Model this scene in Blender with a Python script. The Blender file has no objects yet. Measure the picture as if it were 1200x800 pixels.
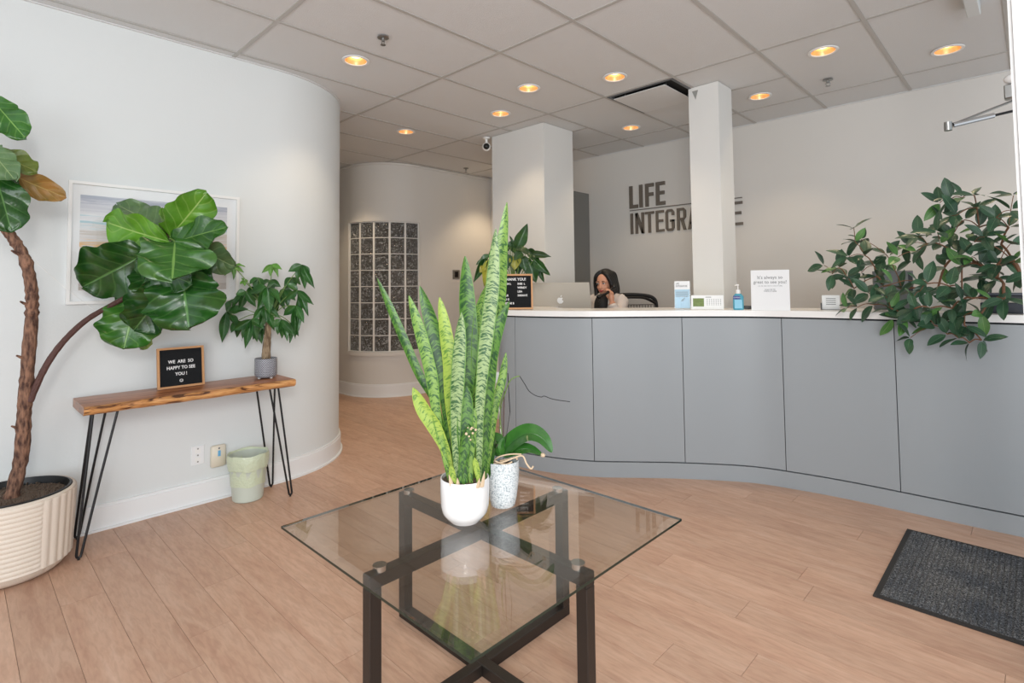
import bpy, bmesh, math, random
from mathutils import Vector, Matrix, noise
random.seed(7)
PI = math.pi
scene = bpy.context.scene
COL = scene.collection

# ------------------------------------------------------------------ camera
CAM_Z = 1.336                       # eye height
F_PX, PPX, PPY = 634.89, 600.0, 306.59
R_ = Vector((0.71895, 0.69497, -0.01079))
U_ = Vector((0.03897, -0.02480, 0.99893))
F_ = Vector((-0.69396, 0.71859, 0.04491))
F_.normalize(); R_ = (R_ - F_*R_.dot(F_)).normalized(); U_ = R_.cross(F_)
cd = bpy.data.cameras.new('camera'); cam = bpy.data.objects.new('camera', cd); COL.objects.link(cam)
cam.matrix_world = Matrix(((R_.x, U_.x, -F_.x, 0), (R_.y, U_.y, -F_.y, 0), (R_.z, U_.z, -F_.z, CAM_Z), (0, 0, 0, 1)))
cd.sensor_width = 36; cd.lens = F_PX/1200*36; cd.shift_y = (PPY-400)/1200; cd.clip_start = .05
scene.camera = cam
CEIL = CAM_Z + 1.5508

def ray(x, y): return F_ + R_*((x-PPX)/F_PX) - U_*((y-PPY)/F_PX)
O = Vector((0, 0, CAM_Z))
def at_d(x, y, d): return O + ray(x, y)*d              # point seen at a pixel, d metres deep
def at_y(x, y, Y): r = ray(x, y); return O + r*(Y/r.y)
def at_x(x, y, X): r = ray(x, y); return O + r*(X/r.x)
def at_z(x, y, z): r = ray(x, y); return O + r*((z-CAM_Z)/r.z)
def depth(p): return F_.dot(Vector(p)-O)

# ------------------------------------------------------------------ world, lights, exposure
w = bpy.data.worlds.new('world'); scene.world = w; w.use_nodes = True
bg = w.node_tree.nodes['Background']; bg.inputs[0].default_value = (.86, .93, 1, 1); bg.inputs[1].default_value = 1.25
scene.view_settings.view_transform = 'Standard'; scene.view_settings.look = 'None'
scene.view_settings.exposure = -0.1; scene.view_settings.gamma = 1.0; scene.view_settings.use_curve_mapping = False

def area_light(name, loc, target, sx, sy, power, color):
    l = bpy.data.lights.new(name, 'AREA'); l.shape = 'RECTANGLE'; l.size = sx; l.size_y = sy; l.energy = power; l.color = color
    o = bpy.data.objects.new(name, l); COL.objects.link(o); o.location = loc
    o.rotation_euler = (Vector(target)-Vector(loc)).to_track_quat('-Z', 'Y').to_euler(); return o
area_light('daylight_storefront', (1.6, -1.6, 1.35), (-3.2, 2.6, 1.6), 3.6, 2.4, 112, (.93, .97, 1))
area_light('flash_bounce', (.5, -.35, 2.3), (-2.6, 2.9, 1.3), .6, .6, 40, (1, .985, .96))
LIGHT_W = 16.5

# ------------------------------------------------------------------ helpers
def lin(c):
    return tuple(((v/255)/12.92 if v/255 <= .04045 else ((v/255+.055)/1.055)**2.4) for v in c)
MATS = {}
def mat(name, rgb, rough=.5, metal=0, spec=.5, bump=None, var=None, trans=0, emit=None, coat=0, ior=None, sub=0, alpha=None):
    """bump=(scale,strength,detail) noise relief; var=(scale, amount) soft colour mottling"""
    m = bpy.data.materials.new(name); m.use_nodes = True; nt = m.node_tree; p = nt.nodes['Principled BSDF']
    c = lin(rgb) + (1,)
    p.inputs['Base Color'].default_value = c; p.inputs['Roughness'].default_value = rough
    p.inputs['Metallic'].default_value = metal; p.inputs['Specular IOR Level'].default_value = spec
    if trans: p.inputs['Transmission Weight'].default_value = trans
    if ior: p.inputs['IOR'].default_value = ior
    if coat: p.inputs['Coat Weight'].default_value = coat; p.inputs['Coat Roughness'].default_value = .08
    if emit: p.inputs['Emission Color'].default_value = lin(emit[0])+(1,); p.inputs['Emission Strength'].default_value = emit[1]
    if alpha is not None: p.inputs['Alpha'].default_value = alpha
    tc = nt.nodes.new('ShaderNodeNewGeometry')
    if var:
        n = nt.nodes.new('ShaderNodeTexNoise'); n.inputs['Scale'].default_value = var[0]; n.inputs['Detail'].default_value = 5
        nt.links.new(tc.outputs['Position'], n.inputs['Vector'])
        mx = nt.nodes.new('ShaderNodeMix'); mx.data_type = 'RGBA'
        a = var[1]; mx.inputs[6].default_value = tuple(v*(1-a) for v in c[:3])+(1,); mx.inputs[7].default_value = tuple(min(1, v*(1+a)) for v in c[:3])+(1,)
        nt.links.new(n.outputs['Fac'], mx.inputs[0]); nt.links.new(mx.outputs[2], p.inputs['Base Color'])
    if bump:
        n = nt.nodes.new('ShaderNodeTexNoise'); n.inputs['Scale'].default_value = bump[0]; n.inputs['Detail'].default_value = bump[2] if len(bump) > 2 else 3
        nt.links.new(tc.outputs['Position'], n.inputs['Vector'])
        b = nt.nodes.new('ShaderNodeBump'); b.inputs['Strength'].default_value = bump[1]; b.inputs['Distance'].default_value = .01
        nt.links.new(n.outputs['Fac'], b.inputs['Height']); nt.links.new(b.outputs[0], p.inputs['Normal'])
    MATS[name] = m; return m
def N(nt, t, **kw):
    n = nt.nodes.new(t)
    for k, v in kw.items():
        if k.startswith('i_'): n.inputs[int(k[2:])].default_value = v
        else: setattr(n, k, v)
    return n
def ramp(nt, src, stops, interp='LINEAR'):
    r = nt.nodes.new('ShaderNodeValToRGB'); nt.links.new(src, r.inputs[0]); e = r.color_ramp.elements; r.color_ramp.interpolation = interp
    while len(e) < len(stops): e.new(.5)
    for k, (pos, c) in enumerate(stops):
        e[k].position = pos; e[k].color = (lin(c) if max(c) > 1 else tuple(c)) + (1,)
    return r

ORG = {}
class MB:
    def __init__(s): s.v = []; s.f = []; s.uv = None; s.mi = []
    def add(s, vs, fs, mi=0):
        b = len(s.v); s.v += [Vector(p) for p in vs]; s.f += [tuple(b+i for i in f) for f in fs]; s.mi += [mi]*len(fs); return s
    def box(s, a, b, M=None, mi=0, bev=0):
        (x0, y0, z0), (x1, y1, z1) = a, b
        if bev:
            d = bev; vs = []; 
            for z, k in ((z0, d), (z0+d, 0), (z1-d, 0), (z1, d)):
                c = [(x0+k+d*(k == 0), y0+k), (x1-k-d*(k == 0), y0+k), (x1-k, y0+k+d*(k == 0)), (x1-k, y1-k-d*(k == 0)), (x1-k-d*(k == 0), y1-k), (x0+k+d*(k == 0), y1-k), (x0+k, y1-k-d*(k == 0)), (x0+k, y0+k+d*(k == 0))]
                if k: c = [(x0+2*d, y0+d), (x1-2*d, y0+d), (x1-d, y0+2*d), (x1-d, y1-2*d), (x1-2*d, y1-d), (x0+2*d, y1-d), (x0+d, y1-2*d), (x0+d, y0+2*d)]
                vs += [(p[0], p[1], z) for p in c]
            fs = [tuple(range(7, -1, -1)), tuple(range(24, 32))]
            for r in range(3):
                for i in range(8): j = (i+1) % 8; fs.append((r*8+i, r*8+j, (r+1)*8+j, (r+1)*8+i))
        else:
            vs = [(x, y, z) for z in (z0, z1) for x, y in ((x0, y0), (x1, y0), (x1, y1), (x0, y1))]
            fs = [(3, 2, 1, 0), (4, 5, 6, 7), (0, 1, 5, 4), (1, 2, 6, 5), (2, 3, 7, 6), (3, 0, 4, 7)]
        if M is not None: vs = [M @ Vector(p) for p in vs]
        return s.add(vs, fs, mi)
    def tube(s, pts, rad, n=8, cap=True, mi=0, flat=1.0):
        pts = [Vector(p) for p in pts]; m = len(pts)
        if not hasattr(rad, '__len__'): rad = [rad]*m
        t0 = (pts[1]-pts[0]).normalized(); up = Vector((0, 0, 1)) if abs(t0.z) < .9 else Vector((1, 0, 0))
        nrm = t0.cross(up).normalized(); vs = []; 
        for i, p in enumerate(pts):
            t = (pts[min(i+1, m-1)]-pts[max(i-1, 0)])
            if t.length < 1e-9: t = t0
            t.normalize(); nrm = (nrm - t*nrm.dot(t)).normalized(); b = t.cross(nrm)
            for k in range(n):
                a = 2*PI*k/n; vs.append(p+(nrm*math.cos(a)+b*math.sin(a)*flat)*rad[i])
        fs = [(i*n+k, i*n+(k+1) % n, (i+1)*n+(k+1) % n, (i+1)*n+k) for i in range(m-1) for k in range(n)]
        if cap: fs += [tuple(range(n-1, -1, -1)), tuple((m-1)*n+k for k in range(n))]
        return s.add(vs, fs, mi)
    def cyl(s, c, r, z0, z1, n=24, r1=None, mi=0):
        return s.lathe(c, [(0, z0), (r, z0), (r if r1 is None else r1, z1), (0, z1)], n, mi)
    def lathe(s, c, prof, n=32, mi=0, M=None, wob=None, arc=None):
        vs = []; fs = []; rings = []
        for r, z in prof:
            if r < 1e-6: rings.append([len(vs)]); vs.append(Vector((c[0], c[1], z)))
            else:
                rings.append(list(range(len(vs), len(vs)+n)))
                for k in range(n):
                    a = 2*PI*k/n; q = wob(a, z, r) if wob else r
                    vs.append(Vector((c[0]+q*math.cos(a), c[1]+q*math.sin(a), z)))
        for a, b in zip(rings, rings[1:]):
            for k in range(n):
                k2 = (k+1) % n
                if len(a) == 1 and len(b) == 1: continue
                if len(a) == 1: fs.append((a[0], b[k2], b[k]))
                elif len(b) == 1: fs.append((a[k], a[k2], b[0]))
                else: fs.append((a[k], a[k2], b[k2], b[k]))
        if M is not None: vs = [M @ p for p in vs]
        return s.add(vs, fs, mi)
    def ball(s, c, r, n=16, m=10, M=None):
        if not hasattr(r, '__len__'): r = (r, r, r)
        vs = [Vector((0, 0, -1))]; 
        for i in range(1, m):
            t = -PI/2+PI*i/m
            vs += [Vector((math.cos(t)*math.cos(2*PI*k/n), math.cos(t)*math.sin(2*PI*k/n), math.sin(t))) for k in range(n)]
        vs.append(Vector((0, 0, 1))); L = len(vs)-1; fs = []
        for k in range(n):
            k2 = (k+1) % n; fs.append((0, 1+k2, 1+k)); fs.append((L, L-n+k, L-n+k2))
            for i in range(m-2): fs.append((1+i*n+k, 1+i*n+k2, 1+(i+1)*n+k2, 1+(i+1)*n+k))
        vs = [Vector((p.x*r[0], p.y*r[1], p.z*r[2])) for p in vs]
        if M is not None: vs = [M @ p for p in vs]
        return s.add([p+Vector(c) for p in vs], fs)
    def prism(s, poly, z0, z1, M=None, mi=0):
        n = len(poly); vs = [(p[0], p[1], z0) for p in poly]+[(p[0], p[1], z1) for p in poly]
        fs = [tuple(range(n-1, -1, -1)), tuple(range(n, 2*n))]+[(i, (i+1) % n, n+(i+1) % n, n+i) for i in range(n)]
        if M is not None: vs = [M @ Vector(p) for p in vs]
        return s.add(vs, fs, mi)
    def ribbon(s, pts, o0, o1, z0, z1, mi=0, cap=True):
        """a wall that follows a 2D path; o0, o1 are offsets to the RIGHT of travel"""
        m = len(pts); vs = []
        for i, p in enumerate(pts):
            a = Vector(pts[max(i-1, 0)][:2]); b = Vector(pts[min(i+1, m-1)][:2]); t = (b-a).normalized(); nr = Vector((t.y, -t.x))
            q = Vector(p[:2])
            for o, z in ((o0, z0), (o1, z0), (o1, z1), (o0, z1)): e = q+nr*o; vs.append((e.x, e.y, z))
        fs = [(i*4+k, i*4+(k+1) % 4, i*4+4+(k+1) % 4, i*4+4+k) for i in range(m-1) for k in range(4)]
        if cap: fs += [(3, 2, 1, 0), tuple(4*(m-1)+k for k in range(4))]
        return s.add(vs, fs, mi)
    def xf(s, M): s.v = [M @ p for p in s.v]; return s
    def mesh(s, name, mats, org=Vector(), smooth=None):
        me = bpy.data.meshes.new(name); me.from_pydata([tuple(p-org) for p in s.v], [], s.f)
        for m in (mats if isinstance(mats, (list, tuple)) else [mats]): me.materials.append(m)
        me.polygons.foreach_set('material_index', s.mi)
        if s.uv:
            ul = me.uv_layers.new(name='UVMap')
            for l in me.loops: ul.data[l.index].uv = s.uv[l.vertex_index]
        bm = bmesh.new(); bm.from_mesh(me); bmesh.ops.recalc_face_normals(bm, faces=bm.faces); bm.to_mesh(me); bm.free()
        if smooth is not None: me.shade_smooth(); me.set_sharp_from_angle(angle=smooth)
        me.update(); return me
    def build(s, name, mats, parent=None, smooth=.6):
        org = ORG.get(parent, Vector()) if parent else Vector()
        o = bpy.data.objects.new(name, s.mesh(name, mats, org, smooth)); COL.objects.link(o)
        if parent: o.parent = parent
        ORG[o] = org; return o
    def top(s, name, mats, smooth=.6):          # a top-level mesh with its origin at its base centre
        xs = [p.x for p in s.v]; ys = [p.y for p in s.v]; zs = [p.z for p in s.v]
        org = Vector(((min(xs)+max(xs))/2, (min(ys)+max(ys))/2, min(zs)))
        o = bpy.data.objects.new(name, s.mesh(name, mats, org, smooth)); o.location = org; COL.objects.link(o); ORG[o] = org; return o
def tag(o, label=None, cat=None, group=None, kind=None):
    for k, v in (('label', label), ('category', cat), ('group', group), ('kind', kind)):
        if v: o[k] = v
    return o
def thing(name, label, cat, loc, group=None, kind=None):
    o = bpy.data.objects.new(name, None); o.empty_display_size = .05; COL.objects.link(o); o.location = loc; ORG[o] = Vector(loc)
    return tag(o, label, cat, group, kind)
def inst(name, me, parent, M):                  # an object sharing mesh data, M in world space
    o = bpy.data.objects.new(name, me); COL.objects.link(o); org = ORG.get(parent, Vector()) if parent else Vector()
    if parent: o.parent = parent
    o.matrix_local = Matrix.Translation(-org) @ M; return o
def frame(o, x, y, z):                          # matrix from origin and three axes
    return Matrix(((x[0], y[0], z[0], o[0]), (x[1], y[1], z[1], o[1]), (x[2], y[2], z[2], o[2]), (0, 0, 0, 1)))
def crom(P, k=6):
    P = [Vector(p) for p in P]; out = []
    for i in range(len(P)-1):
        a, b, c, d = P[max(i-1, 0)], P[i], P[i+1], P[min(i+2, len(P)-1)]
        for j in range(k):
            t = j/k; out.append(.5*((2*b)+(c-a)*t+(2*a-5*b+4*c-d)*t*t+(3*b-a-3*c+d)*t**3))
    out.append(P[-1]); return out
def text_part(name, body, size, M, m, parent=None, ext=.0006, align='CENTER', sx=1.0, bold=0.0):
    cu = bpy.data.curves.new(name, 'FONT'); cu.body = body; cu.size = size; cu.extrude = ext; cu.align_x = align; cu.offset = bold; cu.resolution_u = 3
    cu.space_line = 1.0
    t = bpy.data.objects.new('tmp', cu); COL.objects.link(t); bpy.context.view_layer.update()
    me = bpy.data.meshes.new_from_object(t.evaluated_get(bpy.context.evaluated_depsgraph_get())); bpy.data.objects.remove(t); bpy.data.curves.remove(cu)
    me.name = name; me.transform(Matrix.Diagonal((sx, 1, 1, 1))); me.materials.clear(); me.materials.append(m)
    org = ORG.get(parent, Vector()) if parent else Vector(); me.transform(Matrix.Translation(-org) @ M)
    o = bpy.data.objects.new(name, me); COL.objects.link(o)
    if parent: o.parent = parent
    ORG[o] = org; return o

# ------------------------------------------------------------------ materials
M_wall = mat('wall_paint', (222, 226, 226), .75, bump=(90, .06), spec=.3)
M_wallb = mat('wall_paint_back', (220, 217, 212), .75, bump=(90, .06), spec=.3)
M_col = mat('column_paint', (222, 222, 219), .7, bump=(90, .05), spec=.3)
M_base = mat('baseboard_paint', (236, 238, 239), .35)
M_tile = mat('ceiling_tile', (222, 223, 223), .95, bump=(260, .35, 4), spec=.1)
M_tee = mat('ceiling_tee', (186, 184, 180), .5)
M_void = mat('plenum_dark', (40, 40, 40), .9)
M_counter = mat('counter_laminate', (153, 159, 163), .38, bump=(400, .03))
M_gap = mat('joint_dark', (48, 52, 55), .9)
M_top = mat('countertop_white', (240, 239, 236), .22)
M_white = mat('white_plastic', (240, 240, 238), .35)
M_black = mat('black_plastic', (14, 14, 15), .35)
M_blackm = mat('black_steel', (26, 26, 28), .42, metal=.3)
M_bronze = mat('dark_bronze_steel', (58, 52, 48), .36, metal=.55, bump=(300, .05))
M_chrome = mat('chrome', (200, 200, 200), .15, metal=1)
M_steel = mat('brushed_steel', (165, 165, 163), .35, metal=1)
M_silver = mat('silver_shell', (170, 162, 150), .5, metal=.2)
M_ceramic = mat('white_ceramic', (240, 240, 240), .12, coat=.4)
M_soil = mat('soil', (104, 88, 74), .95, bump=(120, 1.0, 6), var=(160, .5))
M_pine = mat('light_wood_frame', (196, 145, 98), .5, var=(60, .15))
M_felt = mat('black_felt', (22, 24, 27), .95, bump=(500, .3))
M_letter = mat('letter_white', (235, 235, 235), .5)
M_doorgrey = mat('door_grey', (122, 121, 117), .5)
M_sign = mat('sign_metal_brown', (112, 104, 95), .5, metal=.1)
M_fabricdark = mat('chair_black', (20, 20, 22), .6)
M_hair = mat('hair_black', (8, 7, 8), .38, bump=(260, .35, 2))
M_skin = mat('skin', (206, 150, 122), .5, spec=.4)
M_blazer = mat('blazer_cream', (208, 198, 192), .8, bump=(300, .2))
M_shirt = mat('black_top', (22, 20, 21), .7)
M_lips = mat('lips', (168, 72, 72), .4)
M_paper = mat('paper_white', (238, 240, 241), .6)
M_ink = mat('print_grey', (120, 122, 125), .7)
M_ink2 = mat('print_dark', (70, 74, 80), .7)
M_blue = mat('print_blue', (176, 207, 226), .6)
M_navy = mat('print_navy', (58, 70, 140), .5)
M_gold = mat('downlight_reflector', (240, 202, 152), .3, metal=.6)
M_bulb = mat('bulb_glow', (255, 225, 180), .5, emit=((255, 214, 160), 4))

def thin_glass(name, tint, ior, rough=0.0):
    m = bpy.data.materials.new(name); m.use_nodes = True; nt = m.node_tree; nt.nodes.clear(); o = N(nt, 'ShaderNodeOutputMaterial')
    t = N(nt, 'ShaderNodeBsdfTransparent'); t.inputs[0].default_value = tint+(1,); g = N(nt, 'ShaderNodeBsdfGlossy'); g.inputs['Roughness'].default_value = rough; g.inputs[0].default_value = (1, 1, 1, 1)
    lw = N(nt, 'ShaderNodeLayerWeight'); lw.inputs[0].default_value = .5; pw = N(nt, 'ShaderNodeMath', operation='POWER'); pw.inputs[1].default_value = 5; nt.links.new(lw.outputs['Facing'], pw.inputs[0])
    r0 = ((ior-1)/(ior+1))**2; f = N(nt, 'ShaderNodeMath', operation='MULTIPLY_ADD'); f.inputs[1].default_value = 1-r0; f.inputs[2].default_value = r0; nt.links.new(pw.outputs[0], f.inputs[0]); x = N(nt, 'ShaderNodeMixShader'); nt.links.new(f.outputs[0], x.inputs[0]); nt.links.new(t.outputs[0], x.inputs[1]); nt.links.new(g.outputs[0], x.inputs[2]); nt.links.new(x.outputs[0], o.inputs[0]); return m
def wood_floor():
    m = bpy.data.materials.new('oak_plank'); m.use_nodes = True; nt = m.node_tree; p = nt.nodes['Principled BSDF']; L = nt.links
    g = N(nt, 'ShaderNodeNewGeometry'); oi = N(nt, 'ShaderNodeObjectInfo')
    mp = N(nt, 'ShaderNodeVectorMath', operation='MULTIPLY'); mp.inputs[1].default_value = (1.5, 8, 1); L.new(g.outputs['Position'], mp.inputs[0])
    sc = N(nt, 'ShaderNodeMath', operation='MULTIPLY'); sc.inputs[1].default_value = 37; L.new(oi.outputs['Random'], sc.inputs[0])
    ad = N(nt, 'ShaderNodeVectorMath', operation='ADD'); L.new(mp.outputs[0], ad.inputs[0]); L.new(sc.outputs[0], ad.inputs[1])
    n1 = N(nt, 'ShaderNodeTexNoise'); n1.inputs['Scale'].default_value = 1.6; n1.inputs['Detail'].default_value = 6; n1.inputs['Distortion'].default_value = 1.1; L.new(ad.outputs[0], n1.inputs['Vector'])
    r1 = ramp(nt, n1.outputs['Fac'], [(.25, (192, 152, 129)), (.5, (204, 167, 143)), (.78, (214, 181, 159))])
    n2 = N(nt, 'ShaderNodeTexNoise'); n2.inputs['Scale'].default_value = 9; n2.inputs['Detail'].default_value = 5; n2.inputs['Distortion'].default_value = .6; L.new(ad.outputs[0], n2.inputs['Vector'])
    r2 = ramp(nt, n2.outputs['Fac'], [(.36, (.88, .86, .85)), (.60, (1.0, 1.0, 1.0))])
    mx = N(nt, 'ShaderNodeMix', data_type='RGBA', blend_type='MULTIPLY'); mx.inputs[0].default_value = 1; L.new(r1.outputs[0], mx.inputs[6]); L.new(r2.outputs[0], mx.inputs[7])
    hv = N(nt, 'ShaderNodeHueSaturation'); mr = N(nt, 'ShaderNodeMapRange'); mr.inputs['To Min'].default_value = .93; mr.inputs['To Max'].default_value = 1.06
    L.new(oi.outputs['Random'], mr.inputs[0]); L.new(mr.outputs[0], hv.inputs['Value']); L.new(mx.outputs[2], hv.inputs['Color']); L.new(hv.outputs[0], p.inputs['Base Color'])
    b = N(nt, 'ShaderNodeBump'); b.inputs['Strength'].default_value = .12; b.inputs['Distance'].default_value = .004; L.new(n2.outputs['Fac'], b.inputs['Height']); L.new(b.outputs[0], p.inputs['Normal'])
    p.inputs['Roughness'].default_value = .42; p.inputs['Specular IOR Level'].default_value = .4
    return m
M_floor = wood_floor()
M_floorgap = mat('floor_joint', (128, 92, 72), .8)

def leaf_mat(name, dark, light, vein, nv=7, rough=.35, veinw=.5, edge=None, back=None):
    """u is -1..1 across, v is 0..1 along (in the UV map)"""
    m = bpy.data.materials.new(name); m.use_nodes = True; nt = m.node_tree; p = nt.nodes['Principled BSDF']; L = nt.links
    uv = N(nt, 'ShaderNodeUVMap'); sp = N(nt, 'ShaderNodeSeparateXYZ'); L.new(uv.outputs[0], sp.inputs[0])
    g = N(nt, 'ShaderNodeNewGeometry'); oi = N(nt, 'ShaderNodeObjectInfo')
    n = N(nt, 'ShaderNodeTexNoise'); n.inputs['Scale'].default_value = 14; n.inputs['Detail'].default_value = 4; L.new(g.outputs['Position'], n.inputs['Vector'])
    base = ramp(nt, n.outputs['Fac'], [(.3, dark), (.7, light)])
    au = N(nt, 'ShaderNodeMath', operation='ABSOLUTE'); L.new(sp.outputs[0], au.inputs[0])
    # side veins: sawtooth of (v*nv - |u|*1.4)
    a = N(nt, 'ShaderNodeMath', operation='MULTIPLY'); a.inputs[1].default_value = nv; L.new(sp.outputs[1], a.inputs[0])
    b = N(nt, 'ShaderNodeMath', operation='MULTIPLY'); b.inputs[1].default_value = 1.5; L.new(au.outputs[0], b.inputs[0])
    c = N(nt, 'ShaderNodeMath', operation='SUBTRACT'); L.new(a.outputs[0], c.inputs[0]); L.new(b.outputs[0], c.inputs[1])
    fr = N(nt, 'ShaderNodeMath', operation='PINGPONG'); fr.inputs[1].default_value = .5; L.new(c.outputs[0], fr.inputs[0])
    sv = ramp(nt, fr.outputs[0], [(0, (veinw, veinw, veinw)), (.045, (veinw*.5,)*3), (.1, (0, 0, 0))])
    mv = ramp(nt, au.outputs[0], [(0, (.8, .8, .8)), (.018, (.8, .8, .8)), (.045, (0, 0, 0))])
    mxv = N(nt, 'ShaderNodeMath', operation='MAXIMUM'); L.new(sv.outputs[0], mxv.inputs[0]); L.new(mv.outputs[0], mxv.inputs[1])
    mix = N(nt, 'ShaderNodeMix', data_type='RGBA'); L.new(mxv.outputs[0], mix.inputs[0]); L.new(base.outputs[0], mix.inputs[6]); mix.inputs[7].default_value = lin(vein)+(1,)
    hv = N(nt, 'ShaderNodeHueSaturation'); mr = N(nt, 'ShaderNodeMapRange'); mr.inputs['To Min'].default_value = .8; mr.inputs['To Max'].default_value = 1.2
    L.new(oi.outputs['Random'], mr.inputs[0]); L.new(mr.outputs[0], hv.inputs['Value']); L.new(mix.outputs[2], hv.inputs['Color']); L.new(hv.outputs[0], p.inputs['Base Color'])
    bp = N(nt, 'ShaderNodeBump'); bp.inputs['Strength'].default_value = .35; bp.inputs['Distance'].default_value = .004; bp.invert = True
    L.new(mxv.outputs[0], bp.inputs['Height']); L.new(bp.outputs[0], p.inputs['Normal'])
    p.inputs['Roughness'].default_value = rough; p.inputs['Specular IOR Level'].default_value = .55
    return m
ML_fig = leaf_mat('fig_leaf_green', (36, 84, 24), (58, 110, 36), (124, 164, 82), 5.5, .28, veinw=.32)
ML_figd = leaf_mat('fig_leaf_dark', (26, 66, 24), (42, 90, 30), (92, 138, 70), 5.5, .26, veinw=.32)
ML_figl = leaf_mat('fig_leaf_bright', (76, 128, 32), (98, 150, 44), (160, 190, 104), 5.5, .3, veinw=.32)
ML_figg = leaf_mat('fig_leaf_greyish', (70, 98, 60), (92, 122, 76), (140, 160, 110), 5.5, .4, veinw=.32)
ML_figb = leaf_mat('fig_leaf_brown', (126, 104, 42), (164, 118, 52), (186, 158, 86), 5.5, .5, veinw=.32)
ML_figo = leaf_mat('fig_leaf_olive', (88, 112, 40), (120, 134, 54), (164, 170, 90), 5.5, .45, veinw=.32)
ML_money = leaf_mat('money_tree_leaf', (32, 76, 30), (52, 104, 42), (84, 130, 66), 9, .3, .35)
ML_moneyl = leaf_mat('money_tree_leaf_light', (84, 142, 50), (112, 166, 70), (150, 190, 106), 9, .35, .35)
ML_rub = leaf_mat('rubber_leaf', (40, 72, 52), (62, 98, 70), (112, 140, 106), 10, .34, .15)
ML_rubl = leaf_mat('rubber_leaf_light', (66, 112, 56), (92, 142, 72), (140, 172, 106), 10, .34, .15)
ML_lily = leaf_mat('lily_leaf', (26, 56, 24), (48, 88, 36), (70, 110, 54), 9, .3, .3)
ML_lilyy = leaf_mat('lily_leaf_yellow', (120, 130, 40), (168, 160, 54), (180, 186, 90), 9, .35, .3)
ML_orch = leaf_mat('orchid_leaf', (34, 80, 28), (58, 108, 42), (30, 70, 26), 1, .22, 0)

def snake_mat(name, pale, dark, edge, amount=.5, dens=26):
    m = bpy.data.materials.new(name); m.use_nodes = True; nt = m.node_tree; p = nt.nodes['Principled BSDF']; L = nt.links
    uv = N(nt, 'ShaderNodeUVMap'); oi = N(nt, 'ShaderNodeObjectInfo'); sp = N(nt, 'ShaderNodeSeparateXYZ'); L.new(uv.outputs[0], sp.inputs[0])
    au = N(nt, 'ShaderNodeMath', operation='ABSOLUTE'); L.new(sp.outputs[0], au.inputs[0])
    cb = N(nt, 'ShaderNodeCombineXYZ'); mu = N(nt, 'ShaderNodeMath', operation='MULTIPLY'); mu.inputs[1].default_value = .7; L.new(sp.outputs[0], mu.inputs[0]); L.new(mu.outputs[0], cb.inputs[0])
    mv = N(nt, 'ShaderNodeMath', operation='MULTIPLY'); mv.inputs[1].default_value = dens*1.35; L.new(sp.outputs[1], mv.inputs[0])
    # chevrons
    ch = N(nt, 'ShaderNodeMath', operation='MULTIPLY'); ch.inputs[1].default_value = .9; L.new(au.outputs[0], ch.inputs[0])
    ad = N(nt, 'ShaderNodeMath', operation='ADD'); L.new(mv.outputs[0], ad.inputs[0]); L.new(ch.outputs[0], ad.inputs[1]); L.new(ad.outputs[0], cb.inputs[1])
    rn = N(nt, 'ShaderNodeMath', operation='MULTIPLY'); rn.inputs[1].default_value = 50; L.new(oi.outputs['Random'], rn.inputs[0]); L.new(rn.outputs[0], cb.inputs[2])
    n = N(nt, 'ShaderNodeTexNoise'); n.inputs['Scale'].default_value = 1.5; n.inputs['Detail'].default_value = 3; n.inputs['Distortion'].default_value = .8; L.new(cb.outputs[0], n.inputs['Vector'])
    r = ramp(nt, n.outputs['Fac'], [(amount-.06, dark), (amount+.05, pale)])
    er = ramp(nt, au.outputs[0], [(.84, (0, 0, 0)), (.93, (1, 1, 1))])
    mix = N(nt, 'ShaderNodeMix', data_type='RGBA'); L.new(er.outputs[0], mix.inputs[0]); L.new(r.outputs[0], mix.inputs[6]); mix.inputs[7].default_value = lin(edge)+(1,)
    L.new(mix.outputs[2], p.inputs['Base Color']); p.inputs['Roughness'].default_value = .38
    return m
MS1 = snake_mat('snake_blade', (122, 156, 70), (42, 88, 34), (100, 142, 52), .47, 34)
MS2 = snake_mat('snake_blade_pale', (154, 178, 78), (92, 130, 50), (156, 178, 70), .45, 40)
MS3 = snake_mat('snake_blade_dark', (84, 126, 46), (30, 72, 28), (78, 122, 38), .5, 26)
MS4 = snake_mat('snake_blade_silver', (140, 162, 108), (42, 84, 40), (96, 136, 60), .48, 46)

def bark(name, a, b):
    m = bpy.data.materials.new(name); m.use_nodes = True; nt = m.node_tree; p = nt.nodes['Principled BSDF']; L = nt.links
    g = N(nt, 'ShaderNodeNewGeometry'); v = N(nt, 'ShaderNodeVectorMath', operation='MULTIPLY'); v.inputs[1].default_value = (70, 70, 22); L.new(g.outputs['Position'], v.inputs[0])
    n = N(nt, 'ShaderNodeTexNoise'); n.inputs['Scale'].default_value = 1; n.inputs['Detail'].default_value = 6; L.new(v.outputs[0], n.inputs['Vector'])
    r = ramp(nt, n.outputs['Fac'], [(.35, a), (.65, b)]); L.new(r.outputs[0], p.inputs['Base Color'])
    bp = N(nt, 'ShaderNodeBump'); bp.inputs['Strength'].default_value = .9; bp.inputs['Distance'].default_value = .012; L.new(n.outputs['Fac'], bp.inputs['Height']); L.new(bp.outputs[0], p.inputs['Normal'])
    p.inputs['Roughness'].default_value = .85; return m
M_bark = bark('fig_bark', (70, 46, 38), (150, 112, 90))
M_barkl = bark('light_bark', (104, 84, 62), (168, 146, 118))
M_twig = mat('twig_brown', (120, 84, 60), .7, var=(40, .2))
M_twigd = mat('branch_plum', (86, 56, 50), .6, bump=(120, .6), var=(40, .2))
M_stemg = mat('stem_green', (110, 140, 70), .5)

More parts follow.
